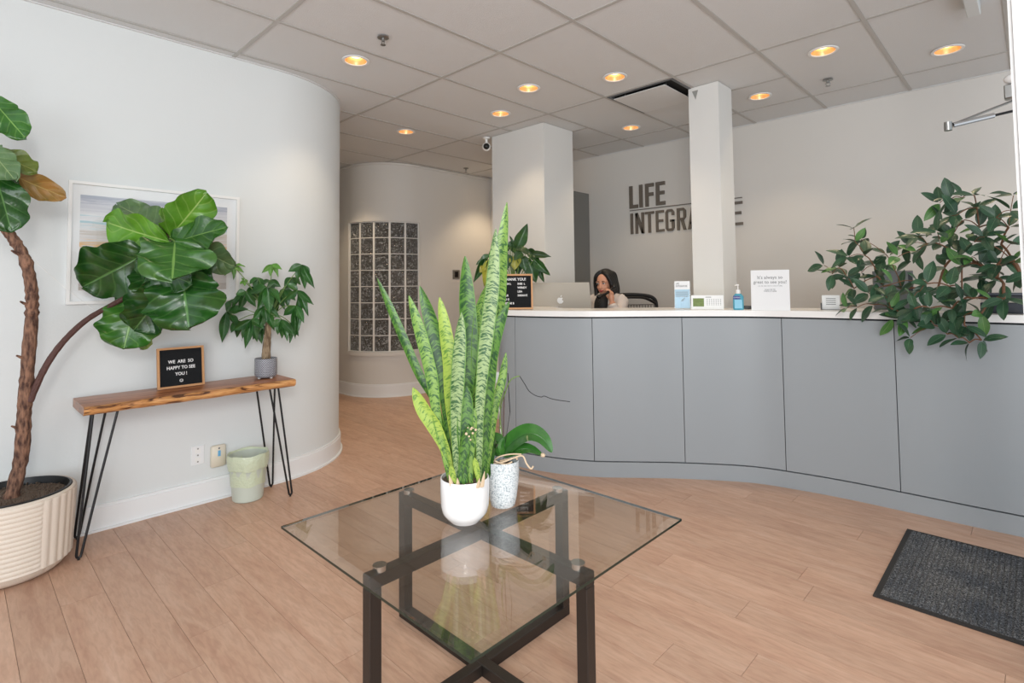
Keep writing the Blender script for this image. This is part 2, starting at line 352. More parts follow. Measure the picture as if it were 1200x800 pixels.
# ------------------------------------------------------------------ setting: floor
PW, PL = .155, 1.22
mb = MB().box((-8.2, -3, -.06), (2.6, 6.0, -.012)); flo = mb.top('floor', M_floorgap, None); tag(flo, kind='structure')
plank_me = {}
def plank_mesh(L):
    k = round(L, 2)
    if k not in plank_me:
        b = MB(); b.box((.0007, .0007, -.012), (k-.0007, PW-.0007, 0)); plank_me[k] = b.mesh('plank', M_floor, Vector(), None)
    return plank_me[k]
rng = random.Random(3); far = MB(); nplank = 0
row = 0; y = -2.9
while y < 5.35:
    x = -8.0 + rng.uniform(-1.2, 0)
    while x < 1.6:
        x0, x1 = max(x, -8.1), min(x+PL, 1.6)
        # in view, inside the room
        vis = False
        for sx in (x0+.1, (x0+x1)/2, x1-.1):
            p = Vector((sx, y+PW/2, 0)); d = depth(p)
            if d > .8:
                px = PPX+F_PX*(p-O).dot(R_)/d; py = PPY-F_PX*(p-O).dot(U_)/d
                if -80 < px < 1290 and py < 860: vis = True
        hid = (x1 < -3.95 and y+PW < 2.2) or (y > 3.15+.0 and x0 > -2.6 and y > 4.0) or (y > 3.6 and x1 < -5.7)
        if vis and not hid and x1-x0 > .12 and nplank < 298:
            inst('plank', plank_mesh(x1-x0), flo, Matrix.Translation((x0, y, 0))); nplank += 1
        elif x1-x0 > .05:
            far.box((x0+.0008, y+.0008, -.012), (x1-.0008, y+PW-.0008, 0))
        x += PL
    y += PW
o = far.build('plank_field', M_floor, flo, None); o['kind'] = 'stuff'
print('planks', nplank)

# ------------------------------------------------------------------ setting: walls
def arc(cx, cy, r, a0, a1, n=18): return [(cx+r*math.cos(math.radians(a0+(a1-a0)*i/n)), cy+r*math.sin(math.radians(a0+(a1-a0)*i/n))) for i in range(n+1)]
LW = [(-3.82, -2.2), (-3.82, -.5), (-3.82, .8), (-3.82, 1.5)] + arc(-4.62, 1.58, .80, 0, 90, 24) + [(-5.4, 2.38), (-8.0, 2.38)]
wl = MB().ribbon(LW, 0, -.16, 0, CEIL).build('wall_left', M_wall, None, .5); tag(wl, kind='structure')
bl = MB(); bl.ribbon(LW, .0, .016, 0, .125); bl.ribbon(LW, 0, .011, .125, .14); bl.ribbon(LW, .016, .030, 0, .012)
tag(bl.build('baseboard_left', M_base, None, .5), kind='structure')
ARC = arc(-6.23, 4.09, .60, -90, 4, 20)
WIN_A, WIN_Z0, WIN_Z1 = (-90, 4), .545, 2.155
pre = [(-8.0, 3.49), (-7, 3.49), (-6.4, 3.49)]; post = [(-5.63, 4.16), (-5.63, 4.8), (-5.63, 5.39)]
wf = MB(); FULL = pre+ARC+post
wf.ribbon(FULL, 0, -.16, 0, WIN_Z0); wf.ribbon(FULL, 0, -.16, WIN_Z1, CEIL)
wf.ribbon(pre+[ARC[0]], 0, -.16, WIN_Z0, WIN_Z1); wf.ribbon([ARC[-1]]+post, 0, -.16, WIN_Z0, WIN_Z1)
tag(wf.build('wall_rear', M_wallb, None, .5), kind='structure')
br = MB(); br.ribbon(FULL, 0, .016, 0, .14); br.ribbon(FULL, 0, .011, .14, .155); br.ribbon(FULL, .016, .03, 0, .012)
tag(br.build('baseboard_rear', M_base, None, .5), kind='structure')
tag(MB().box((-5.8, 5.39, 0), (2.4, 5.55, CEIL)).build('wall_back', M_wallb, None, None), kind='structure')
tag(MB().box((-5.63, 5.374, 0), (2.4, 5.39, .14)).build('baseboard_back', M_base, None, None), kind='structure')
# soffit trim band against the ceiling along the rear wall
tag(MB().ribbon(FULL, 0, .02, CEIL-.025, CEIL-.001).build('trim_1', M_wallb, None, .5), kind='structure')

tag(MB().box((-8.0, 2.38, 0), (-7.9, 3.49, CEIL)).build('wall_light_block', M_wallb, None, None), kind='structure')  # unseen end wall, added to stop world light entering the corridor
# glass block window
win = thing('window_1', 'tall curved window of square glass blocks in the rounded rear wall', 'window', (-6.23+.6*math.cos(math.radians(-43)), 4.09+.6*math.sin(math.radians(-43)), WIN_Z0), kind='structure')
def glassblock_mat():
    m = bpy.data.materials.new('wavy_glass_block'); m.use_nodes = True; nt = m.node_tree; p = nt.nodes['Principled BSDF']; L = nt.links
    g = N(nt, 'ShaderNodeNewGeometry'); n = N(nt, 'ShaderNodeTexNoise'); n.inputs['Scale'].default_value = 22; n.inputs['Detail'].default_value = 2; n.inputs['Distortion'].default_value = 2.2; L.new(g.outputs['Position'], n.inputs['Vector'])
    b = N(nt, 'ShaderNodeBump'); b.inputs['Strength'].default_value = 1; b.inputs['Distance'].default_value = .05; L.new(n.outputs['Fac'], b.inputs['Height']); L.new(b.outputs[0], p.inputs['Normal'])
    r = ramp(nt, n.outputs['Fac'], [(.40, (92, 93, 92)), (.54, (128, 130, 130)), (.62, (225, 228, 230))]); L.new(r.outputs[0], p.inputs['Base Color'])  # pale ramp stop paints bright glints into the block colour
    p.inputs['Roughness'].default_value = .08; p.inputs['Transmission Weight'].default_value = .45; p.inputs['IOR'].default_value = 1.7; p.inputs['Specular IOR Level'].default_value = 1.0
    return m
M_gb = glassblock_mat()
M_grout = mat('block_joint_white', (232, 230, 226), .6)
NR, NC = 8, 5; a_st = (WIN_A[1]-WIN_A[0])/NC; z_st = (WIN_Z1-WIN_Z0)/NR
wr = MB(); AR = arc(-6.23, 4.09, .60, WIN_A[0], WIN_A[1], 30)
for k in range(NR+1):
    h = .0045 if 0 < k < NR else .012; z = WIN_Z0+k*z_st; wr.ribbon(AR, -.008, -.07, z-h, z+h)
for k in range(NC+1):
    a = math.radians(WIN_A[0]+k*a_st); h = .012/.6 if 0 < k < NC else .014/.6
    wr.ribbon([(-6.23+.6*math.cos(a+s*h), 4.09+.6*math.sin(a+s*h)) for s in (-1, 0, 1)], -.006, -.07, WIN_Z0-.01, WIN_Z1+.01)
wr.build('block_joints', M_grout, win, .5)
fr = MB(); AR2 = arc(-6.23, 4.09, .60, WIN_A[0]-2.4, WIN_A[1]+2.4, 30)
fr.ribbon(AR2, .012, -.02, WIN_Z1, WIN_Z1+.03); fr.ribbon(AR2, .02, -.02, WIN_Z0-.045, WIN_Z0-.0)
for s, a in ((-1, WIN_A[0]), (1, WIN_A[1])):
    fr.ribbon([(-6.23+.6*math.cos(math.radians(a+s*q)), 4.09+.6*math.sin(math.radians(a+s*q))) for q in (0, 1.2, 2.4)][::s], .012, -.02, WIN_Z0, WIN_Z1)
fr.build('window_frame', M_wallb, win, .5)
bmesh_block = {}
for c in range(NC):
    am = math.radians(WIN_A[0]+(c+.5)*a_st); er = Vector((math.cos(am), math.sin(am), 0)); et = Vector((-math.sin(am), math.cos(am), 0))
    if not bmesh_block:
        hw = math.radians(a_st)/2*.6-.012; hz = z_st/2-.006
        q = MB(); d = .012
        vs = [(-hw, -hz, -.05), (hw, -hz, -.05), (hw, hz, -.05), (-hw, hz, -.05), (-hw, -hz, -.006), (hw, -hz, -.006), (hw, hz, -.006), (-hw, hz, -.006),
              (-hw+d, -hz+d, .002), (hw-d, -hz+d, .002), (hw-d, hz-d, .002), (-hw+d, hz-d, .002)]
        fs = [(3, 2, 1, 0)]+[(i, (i+1) % 4, 4+(i+1) % 4, 4+i) for i in range(4)]+[(4+i, 4+(i+1) % 4, 8+(i+1) % 4, 8+i) for i in range(4)]+[(8, 9, 10, 11)]
        q.add(vs, fs); bmesh_block['m'] = q.mesh('glass_block', M_gb, Vector(), None)
    for r in range(NR):
        cen = Vector((-6.23, 4.09, WIN_Z0+(r+.5)*z_st))+er*.585
        inst('glass_block', bmesh_block['m'], win, frame(cen, et, Vector((0, 0, 1)), er))
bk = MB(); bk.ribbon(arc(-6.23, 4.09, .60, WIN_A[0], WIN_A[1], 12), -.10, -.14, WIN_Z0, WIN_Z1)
bk.build('dim_backing_board', mat('dim_backing_grey', (110, 110, 108), .8, var=(9, .6)), win, .5)  # grey board, its tone stands in for the dim room behind the blocks

# columns
def column(x0, x1, y0, y1, label):
    b = MB().box((x0, y0, 0), (x1, y1, CEIL)); return b
c1 = column(-4.01, -3.305, 3.872, 4.32, '').top('column', M_col, None); tag(c1, 'wide square white column behind the plant and letter board on the counter', 'column', kind='structure')
c2 = column(-1.93, -1.69, 4.04, 4.29, '').top('column', M_col, None); tag(c2, 'narrow white column between the wall lettering, behind the desk calendar', 'column', kind='structure')
MB().add([(-1.90, 4.0385, CEIL-.028), (-1.85, 4.0385, CEIL-.028), (-1.872, 4.0385, CEIL-.10), (-1.90, 4.0398, CEIL-.028), (-1.85, 4.0398, CEIL-.028), (-1.872, 4.0398, CEIL-.10)], [(0, 1, 2), (5, 4, 3), (0, 3, 4, 1), (1, 4, 5, 2), (2, 5, 3, 0)]).build('paint_chip', mat('chip_grey', (150, 150, 146), .9), c2, None)

# grey door leaf standing open beside the back wall
dr = thing('door_1', 'tall grey door leaf standing open between the wide column and back wall', 'door', (-3.886, 4.9, .01), kind='structure')
MB().box((-3.906, 4.46, .01), (-3.866, 5.36, 2.445)).build('door_leaf', M_doorgrey, dr, None)
b = MB(); b.tube([(-3.866, 4.56, 1.0), (-3.82, 4.56, 1.0), (-3.82, 4.68, 1.0)], .009); b.cyl((-3.86, 4.56), .024, .98, 1.02); b.build('door_handle', M_steel, dr)

# ------------------------------------------------------------------ ceiling
GX, GY = -2.504, 2.498
ceil = MB().box((-8.2, -2.4, CEIL+.06), (2.4, 6.0, CEIL+.10)).build('ceiling', M_void, None, None); tag(ceil, kind='structure')
LIGHTS = [at_z(px, py, CEIL) for px, py in [(417, 71), (619.5, 103.3), (586.5, 133), (720.5, 90.3), (739.5, 149.5), (475.7, 154.2), (964.5, 60), (1110.5, 58.5), (890.5, 112.7)]]
LIGHTS += [Vector((-5.65, 2.93, CEIL)), Vector((-5.05, 5.12, CEIL))]
SPR = [at_z(449, 43, CEIL), at_z(970, 93, CEIL), at_z(546, 197, CEIL)]
VENT = (GX, GX+.61, GY+1.22, GY+1.83)
halves = {(-2, 1), (0, 1), (1, 1), (-2, 1)}
T = .012          # half width of the tee
tee = MB(); tees = []
def tile(x0, x1, y0, y1):
    hole = [l for l in LIGHTS if x0 < l.x < x1 and y0 < l.y < y1]
    b = MB(); z = CEIL+.004
    X0, X1, Y0, Y1 = x0+T*.55, x1-T*.55, y0+T*.55, y1-T*.55
    if hole:
        c = hole[0]; R = .076; n = 40; inner = []; outer = []
        for k in range(n):
            a = 2*PI*k/n; dx, dy = math.cos(a), math.sin(a)
            t = min(((X1-c.x)/dx if dx > 1e-6 else (X0-c.x)/dx if dx < -1e-6 else 9), ((Y1-c.y)/dy if dy > 1e-6 else (Y0-c.y)/dy if dy < -1e-6 else 9))
            inner.append((c.x+R*dx, c.y+R*dy, z)); outer.append([c.x+t*dx, c.y+t*dy, z])
        for cx_, cy_ in ((X0, Y0), (X1, Y0), (X1, Y1), (X0, Y1)):
            k = min(range(n), key=lambda i: (outer[i][0]-cx_)**2+(outer[i][1]-cy_)**2); outer[k] = [cx_, cy_, z]
        vs = inner+[tuple(p) for p in outer]; fs = [(k, n+k, n+(k+1) % n, (k+1) % n) for k in range(n)]
        vs2 = [(p[0], p[1], z+.015) for p in outer]; vs += vs2; fs += [(n+k, 2*n+k, 2*n+(k+1) % n, n+(k+1) % n) for k in range(n)]
        b.add(vs, fs)
    else: b.box((X0, Y0, z), (X1, Y1, z+.015))
    b.build('ceiling_tile', M_tile, ceil, None)
for i in range(-9, 8):
    for j in range(-4, 4):
        x0, y0 = GX+i*.61, GY+j*1.22; x1, y1 = x0+.61, min(y0+1.22, 5.39)
        if y0 > 5.3 or x1 > 1.9: continue
        if x1 < -3.9 and y1 < 2.4: continue
        if x1 < -5.6 and y0 > 4.1: continue
        if (x0, y0) and abs(x0-GX) < .01 and j == 1: tile(x0, x1, VENT[3], y1); tee.box((x0, VENT[3]-T, CEIL), (x1, VENT[3]+T, CEIL+.003)); continue
        if x0 < -3.82 < x1 and y1 < 1.6: x0 = -3.82
        if (i, j) in halves:
            ym = y0+.61; tile(x0, x1, y0, ym); tile(x0, x1, ym, y1); b = MB().box((x0+T, ym-T, CEIL), (x1-T, ym+T, CEIL+.003)); b.build('cross_tee', M_tee, ceil, None)
        else: tile(x0, x1, y0, y1)
for i in range(-9, 8):
    x = GX+i*.61
    if x > 1.6: continue
    ya, yb = (-2.2 if x > -3.82 else 2.0), 5.39 if x > -5.7 else 3.6
    MB().box((x-T, ya, CEIL-.001), (x+T, yb, CEIL+.003)).build('main_tee', M_tee, ceil, None)
for j in range(-4, 3):
    y = GY+j*1.22
    MB().box((-3.82 if y < 2 else -8, y-T, CEIL-.0005), (1.7, y+T, CEIL+.0035)).build('main_tee', M_tee, ceil, None)
for k, pts in enumerate(([(-3.82, -2.2), (-3.82, 1.5)]+arc(-4.62, 1.58, .80, 0, 90, 20)+[(-8, 2.38)], [(-5.63, 5.39), (2.2, 5.39)])):
    MB().ribbon(pts, 0, .016, CEIL-.004, CEIL+.003).build('wall_angle', M_tile, ceil, None)
# downlights
proto = None
def make_light(p):
    t = thing('ceiling_light', '', 'light', (p.x, p.y, CEIL-.004), 'recessed warm ceiling downlights')
    MB().lathe((p.x, p.y), [(.071, CEIL-.001), (.074, CEIL-.006), (.089, CEIL-.005), (.092, CEIL+.0005), (.071, CEIL+.001)], 40).build('trim_ring', M_white, t)
    MB().lathe((p.x, p.y), [(.0715, CEIL-.002), (.070, CEIL+.01), (.058, CEIL+.05), (.045, CEIL+.056)], 36).build('reflector', M_gold, t)
    MB().lathe((p.x, p.y), [(0, CEIL+.022), (.02, CEIL+.023), (.040, CEIL+.032), (.046, CEIL+.045), (.046, CEIL+.055), (0, CEIL+.055)], 28).build('bulb', M_bulb, t)
    return t
LL = ['warm recessed downlight nearest the curved left wall, at upper left of the ceiling', 'warm recessed downlight between the two lights over the middle, left of the brightest one',
      'warm recessed downlight just in front of the wide white column', 'warm recessed downlight just in front of the square ceiling vent', 'warm recessed downlight behind the vent, nearest the wall lettering',
      'warm recessed downlight over the corridor by the glass block window', 'warm recessed downlight in front of the right sprinkler', 'warm recessed downlight at far right, beside the ceiling corner',
      'small warm recessed downlight just right of the narrow column', 'warm recessed downlight hidden round the corner of the left wall', 'warm recessed downlight hidden behind the wide column']
def copy_tree(o, parent=None):
    c = o.copy(); COL.objects.link(c); c.parent = parent
    for ch in o.children: copy_tree(ch, c)
    return c
pr = make_light(LIGHTS[0])
for k, p in enumerate(LIGHTS):
    t = pr if k == 0 else copy_tree(pr); t.location = (p.x, p.y, CEIL-.004); t['label'] = LL[k]
    l = bpy.data.lights.new('downlight', 'SPOT'); l.energy = LIGHT_W*(2.2 if k == 9 else 2.6 if k == 10 else 1); l.color = (1, .78, .52); l.spot_size = math.radians(105); l.spot_blend = .6; l.shadow_soft_size = .045
    lo = bpy.data.objects.new('downlight_lamp', l); COL.objects.link(lo); lo.location = (p.x, p.y, CEIL-.012)
# sprinklers
def sprinkler(p):
    t = thing('sprinkler', '', 'sprinkler', (p.x, p.y, CEIL-.05), 'ceiling sprinklers')
    MB().lathe((p.x, p.y), [(.0, CEIL-.001), (.034, CEIL-.002), (.036, CEIL-.008), (.020, CEIL-.012), (0, CEIL-.012)], 28).build('escutcheon', M_steel, t)
    b = MB(); b.cyl((p.x, p.y), .009, CEIL-.03, CEIL-.01, 12)
    for s in (-1, 1): b.tube([(p.x+s*.009, p.y, CEIL-.02), (p.x+s*.015, p.y, CEIL-.035), (p.x+s*.003, p.y, CEIL-.05)], .0028, 6)
    b.build('sprinkler_frame', M_steel, t); MB().lathe((p.x, p.y), [(0, CEIL-.05), (.017, CEIL-.051), (.017, CEIL-.053), (0, CEIL-.054)], 14).build('deflector', M_steel, t)
    return t
sp0 = sprinkler(SPR[0])
for k, lb in enumerate(['metal sprinkler head beside the upper-left downlight', 'metal sprinkler head right of the narrow column near the back wall', 'metal sprinkler head by the rear wall above the light switch']):
    t = sp0 if k == 0 else copy_tree(sp0); t.location = (SPR[k].x, SPR[k].y, CEIL-.05); t['label'] = lb
# vent
vt = thing('ceiling_vent', 'square ceiling vent with dark slots around a flat centre panel', 'vent', ((VENT[0]+VENT[1])/2, (VENT[2]+VENT[3])/2, CEIL-.02))
x0, x1, y0, y1 = VENT
b = MB()
for k, (a, c) in enumerate((((x0+T, y0+T), (x1-T, y0+.035)), ((x0+T, y1-.035), (x1-T, y1-T)), ((x0+T, y0+.035), (x0+.035, y1-.035)), ((x1-.035, y0+.035), (x1-T, y1-.035)))):
    b.box((a[0], a[1], CEIL-.004), (c[0], c[1], CEIL+.01))
b.build('vent_frame', mat('vent_frame_grey', (96, 100, 104), .4), vt, None)
MB().box((x0+.02, y0+.02, CEIL+.02), (x1-.02, y1-.02, CEIL+.05)).build('duct_shade_slab', M_void, vt, None)  # near-black slab in place of the shade inside the duct
MB().box((x0+.045, y0+.060, CEIL-.018), (x1-.10, y1-.050, CEIL-.012), bev=.002).build('vent_panel', M_tile, vt, None)
b = MB()
for cx_, cy_ in ((x0+.12, y0+.12), (x1-.12, y1-.12), (x0+.12, y1-.12), (x1-.12, y0+.12)): b.cyl((cx_, cy_), .005, CEIL-.013, CEIL+.021, 8)
b.build('bracket', M_steel, vt)
# security camera
p = at_z(570, 161, CEIL); sc_ = thing('security_camera', 'small white security camera hanging from the ceiling beside the wide column', 'camera', (p.x, p.y, CEIL-.14))
MB().lathe((p.x, p.y), [(0, CEIL-.002), (.040, CEIL-.003), (.036, CEIL-.014), (.014, CEIL-.02), (.012, CEIL-.06), (0, CEIL-.06)], 24).build('mount', M_white, sc_)
MB().ball((p.x, p.y, CEIL-.10), .046).build('camera_head', M_white, sc_)
dv = (O-Vector((p.x, p.y, CEIL-.10))).normalized(); q = Vector((p.x, p.y, CEIL-.10))+dv*.020+Vector((0, 0, .004))
MB().ball(q, .035).build('lens_dome', M_black, sc_)
# small box on the ceiling, top right
p = at_z(1140, 10, CEIL-.03); b = MB().box((p.x-.03, p.y-.9, CEIL-.055), (p.x+.03, p.y+.06, CEIL-.001), bev=.004)
tag(b.top('ceiling_raceway', M_wall, None), 'pale grey boxy raceway on the ceiling at the top edge, right', 'raceway')

# ------------------------------------------------------------------ wall lettering
sg = thing('wall_sign', 'brown metal wall lettering reading LIFE INTEGRATIVE with a thin line between', 'sign', (-2.68, 5.39, 1.9))
YW = 5.390
def strokes(name, rects, x, z0, w, h, polys=()):
    b = MB(); Mx = frame((x, YW, z0), (w, 0, 0), (0, 0, h), (0, -1, 0))
    for (a, c, d, e) in rects: b.prism([(a, c), (d, c), (d, e), (a, e)], .001, .018, Mx)
    for pl in polys: b.prism(pl, .001, .018, Mx)
    return b.build(name, M_sign, sg, None)
SX = lambda px, py: at_y(px, py, YW).x
# LIFE
zt, zb = 2.462, 2.205; h = zt-zb
xL = [SX(738.2, 230), SX(748, 230)]; s = .37
strokes('letter', [(0, 0, s, 1), (s, 0, 1, .15)], xL[0], zb, xL[1]-xL[0], h)
strokes('letter', [(0, 0, 1, 1)], SX(749.8, 230), zb, .040, h)
xa, xb = SX(756.8, 230), SX(766.8, 230); strokes('letter', [(0, 0, s, 1), (s, .85, 1, 1), (s, .45, .93, .6)], xa, zb, xb-xa, h)
xa, xb = SX(769.3, 230), SX(780, 230); strokes('letter', [(0, 0, s, 1), (s, .85, 1, 1), (s, .45, .93, .6), (s, 0, 1, .15)], xa, zb, xb-xa, h)
b = MB().box((-3.312, YW-.014, 2.178), (-2.045, YW-.002, 2.186)); b.build('dividing_line', M_sign, sg, None)
zt, zb = 2.147, 1.912; h = zt-zb; t_ = .28; q = .115
def L2(ch, px0, px1):
    xa, xb = SX(px0, 245), SX(px1, 245); W = xb-xa
    if ch == 'I': return strokes('letter', [(0, 0, 1, 1)], xa, zb, W, h)
    R = []; P = []
    if ch == 'N': R = [(0, 0, t_, 1), (1-t_, 0, 1, 1)]; P = [[(0, 1), (t_*1.05, 1), (1, 0), (1-t_*1.05, 0)]]
    if ch == 'T': R = [(0, 1-q, 1, 1), (.5-t_/2, 0, .5+t_/2, 1-q)]
    if ch == 'E': R = [(0, 0, t_, 1), (t_, 1-q, 1, 1), (t_, .46, .88, .46+q), (t_, 0, 1, q)]
    if ch == 'G': R = [(0, .13, t_, .87), (.22, 1-q, .78, 1), (.22, 0, .78, q), (1-t_, .13, 1, .52), (.52, .42, 1, .52), (1-t_, .72, 1, .87)]; P = [[(0, .87), (t_, .87), (.3, 1-q), (.22, 1)], [(.78, 1), (.7, 1-q), (1-t_, .87), (1, .87)], [(.22, 0), (.3, q), (t_, .13), (0, .13)], [(.78, 0), (1, .13), (1-t_, .13), (.7, q)]]
    if ch == 'R': R = [(0, 0, t_, 1), (t_, 1-q, .76, 1), (t_, .44, .76, .44+q), (1-t_, .58, 1, .88)]; P = [[(.76, 1), (.7, 1-q), (1-t_, .88), (1, .88)], [(.76, .44), (1, .58), (1-t_, .58), (.7, .44+q)], [(.42, .46), (.72, .46), (1, 0), (.70, 0)]]
    if ch == 'A': P = [[(0, 0), (t_, 0), (.62, 1), (.38, 1)], [(1, 0), (1-t_, 0), (.38, 1), (.62, 1)], [(.2, .22), (.8, .22), (.77, .33), (.23, .33)]]
    if ch == 'V': P = [[(0, 1), (t_, 1), (.62, 0), (.38, 0)], [(1, 1), (1-t_, 1), (.38, 0), (.62, 0)]]
    return strokes('letter', R, xa, zb, W, h, P)
for ch, a, c in [('I', 739.3, 742), ('N', 745, 755), ('T', 756.3, 766.7), ('E', 769, 778.4), ('G', 780.3, 790.4), ('R', 793.7, 804.2), ('A', 806.5, 818.5), ('T', 819.5, 830.5), ('I', 833.5, 836.3), ('V', 839, 852), ('E', 857, 870.6)]: L2(ch, a, c)

# ------------------------------------------------------------------ reception counter
CP = crom([(-3.30, 3.86), (-3.285, 3.5), (-3.20, 3.18), (-3.03, 2.99), (-2.83, 2.955), (-2.52, 3.03), (-2.267, 3.155), (-2.02, 3.355), (-1.784, 3.543), (-1.434, 3.765), (-1.137, 3.845), (-.861, 3.883), (-.589, 3.895), (-.30, 3.905), (.05, 3.925), (.60, 3.96), (.95, 3.98)], 10)
CP = [Vector((p[0], p[1], 0)) if len(p) > 2 else Vector((p[0], p[1])) for p in CP]
CP = [(p[0], p[1]) for p in CP]
rc = thing('reception_counter', 'long curved grey reception counter with white countertop', 'counter', (-1.4, 3.8, 0))
MB().ribbon(CP, -.022, -.05, 0.02, 1.112).build('counter_body', M_gap, rc, .5)
MB().ribbon(CP, 0, -.02, 0, .104).build('plinth', M_counter, rc, .5)
seams = [(-2.83, 2.955), (-2.267, 3.15), (-1.784, 3.543), (-1.232, 3.83), (-.613, 3.895), (.02, 3.92)]
idx = [0]+[min(range(len(CP)), key=lambda i: (CP[i][0]-s[0])**2+(CP[i][1]-s[1])**2) for s in seams]+[len(CP)-1]
def lerp2(a, b, d):
    v = Vector(b)-Vector(a); v = v.normalized()*d; return (a[0]+v.x, a[1]+v.y)
for a, b_ in zip(idx, idx[1:]):
    seg = CP[a:b_+1]; seg = [lerp2(seg[0], seg[1], .0022)]+seg[1:-1]+[lerp2(seg[-1], seg[-2], .0022)]
    MB().ribbon(seg, 0, -.02, .112, 1.102).build('panel', M_counter, rc, .5)
# countertop
front = []
for i, p in enumerate(CP):
    a = Vector(CP[max(i-1, 0)]); b2 = Vector(CP[min(i+1, len(CP)-1)]); t = (b2-a).normalized(); front.append((p[0]+t.y*.022, p[1]-t.x*.022))
back = [(.95, 4.46), (-.5, 4.42), (-1.15, 4.32), (-1.62, 4.03), (-1.98, 4.03), (-2.25, 3.82), (-2.5, 3.52), (-2.72, 3.42), (-2.95, 3.52), (-3.05, 3.86)]
from mathutils.geometry import tessellate_polygon
poly = front+back
def slab(poly, z0, z1, ch=.004):
    tri = tessellate_polygon([[Vector((p[0], p[1], 0)) for p in poly]]); n = len(poly)
    b = MB(); vs = [(p[0], p[1], z0) for p in poly]+[(p[0], p[1], z1) for p in poly]
    b.add(vs, [tuple(t) for t in tri]+[tuple(n+i for i in t) for t in tri]+[(i, (i+1) % n, n+(i+1) % n, n+i) for i in range(n)]); return b
slab(poly, 1.114, 1.155).build('countertop', M_top, rc, .5)
TOPZ = 1.1555
desk = thing('staff_desk', 'low desk behind the reception counter', 'desk', (-2.8, 3.9, 0))
MB().box((-3.27, 3.58, .90), (-2.35, 3.99, .93)).build('desk_top', M_counter, desk, None)
MB().box((-3.26, 3.62, 0), (-3.23, 3.97, .90)).build('side_panel', M_counter, desk, None); MB().box((-2.39, 3.86, 0), (-2.36, 3.97, .90)).build('side_panel', M_counter, desk, None)

# ------------------------------------------------------------------ entrance side: jamb, door closer, mat
jb = thing('door_2', 'bright white door frame at the right edge', 'door frame', (-.0, 2.47, 0), kind='structure')
MB().box((-.033, 2.42, 0), (.06, 2.52, CEIL)).build('jamb', M_base, jb, None)
MB().box((-.022, 2.40, 0), (.10, 2.42, CEIL)).build('jamb_trim', M_white, jb, None)
cl = thing('door_closer', 'silver door closer arm reaching out beside the white door frame', 'door closer', at_d(1188, 120, 2.3))
def closer():
    A_ = at_d(1111, 148, 2.28); B1 = at_d(1200, 113, 2.5); B2 = at_d(1200, 127, 2.25)
    MB().tube([A_, B1], .0055, 8).build('arm', M_steel, cl)
    m1 = A_.lerp(B2, .06); m2 = A_.lerp(B2, .60)
    MB().tube([m1, m2], .011, 10).build('arm_sleeve', M_chrome, cl); MB().tube([m2, B2], .0055, 8).build('arm', M_blackm, cl)
    c = A_; b = MB().lathe((c.x, c.y), [(0, c.z-.018), (.014, c.z-.018), (.014, c.z+.018), (0, c.z+.018)], 14); b.build('pivot', M_steel, cl)
    q = at_d(1186, 104, 2.5); MB().box((q.x-.028, q.y-.02, q.z-.045), (q.x+.08, q.y+.03, q.z+.02), bev=.004).build('closer_body', M_steel, cl, None)
    q = at_d(1187, 92, 2.5); MB().ball(q, (.034, .03, .024)).build('end_cap', M_white, cl)
closer()
mt = thing('door_mat', 'dark charcoal ribbed entrance mat on the wood floor', 'mat', (0.05, 3.19, 0.001))
b = MB(); b.box((-.552, 2.76, .001), (.75, 3.62, .006)); b.build('border', mat('mat_rubber', (42, 40, 39), .7), mt, None)
def carpet_mat():
    m = bpy.data.materials.new('mat_pile'); m.use_nodes = True; nt = m.node_tree; p = nt.nodes['Principled BSDF']; L = nt.links
    g = N(nt, 'ShaderNodeNewGeometry'); n = N(nt, 'ShaderNodeTexNoise'); n.inputs['Scale'].default_value = 170; n.inputs['Detail'].default_value = 3; L.new(g.outputs['Position'], n.inputs['Vector'])
    r = ramp(nt, n.outputs['Fac'], [(.36, (34, 37, 42)), (.58, (118, 118, 118)), (.70, (166, 164, 162))]); n2 = N(nt, 'ShaderNodeTexNoise'); n2.inputs['Scale'].default_value = 4; L.new(g.outputs['Position'], n2.inputs['Vector'])
    r2 = ramp(nt, n2.outputs['Fac'], [(.35, (.55, .6, .68)), (.65, (1, 1, 1))]); mx = N(nt, 'ShaderNodeMix', data_type='RGBA', blend_type='MULTIPLY'); mx.inputs[0].default_value = 1; L.new(r.outputs[0], mx.inputs[6]); L.new(r2.outputs[0], mx.inputs[7]); L.new(mx.outputs[2], p.inputs['Base Color'])
    b = N(nt, 'ShaderNodeBump'); b.inputs['Strength'].default_value = 1; b.inputs['Distance'].default_value = .006; L.new(n.outputs['Fac'], b.inputs['Height']); L.new(b.outputs[0], p.inputs['Normal']); p.inputs['Roughness'].default_value = .95
    return m
b = MB(); x = -.525
while x < .72:          # raised ribs of pile running front to back, broken into tufts
    yy = 2.79
    while yy < 3.59:
        h = random.uniform(.009, .0125); L_ = .0155
        b.add([(x, yy, .005), (x+.017, yy, .005), (x+.017, yy+L_, .005), (x, yy+L_, .005), (x+.004, yy+.003, h), (x+.013, yy+.003, h), (x+.013, yy+L_-.003, h), (x+.004, yy+L_-.003, h)], [(4, 5, 6, 7), (0, 1, 5, 4), (1, 2, 6, 5), (2, 3, 7, 6), (3, 0, 4, 7)])
        yy += .0165
    x += .0205
M_pile = carpet_mat(); o = b.build('rib_pile', M_pile, mt, None); o['kind'] = 'stuff'
MB().box((-.53, 2.785, .004), (.73, 3.595, .0065)).build('backing', M_pile, mt, None)

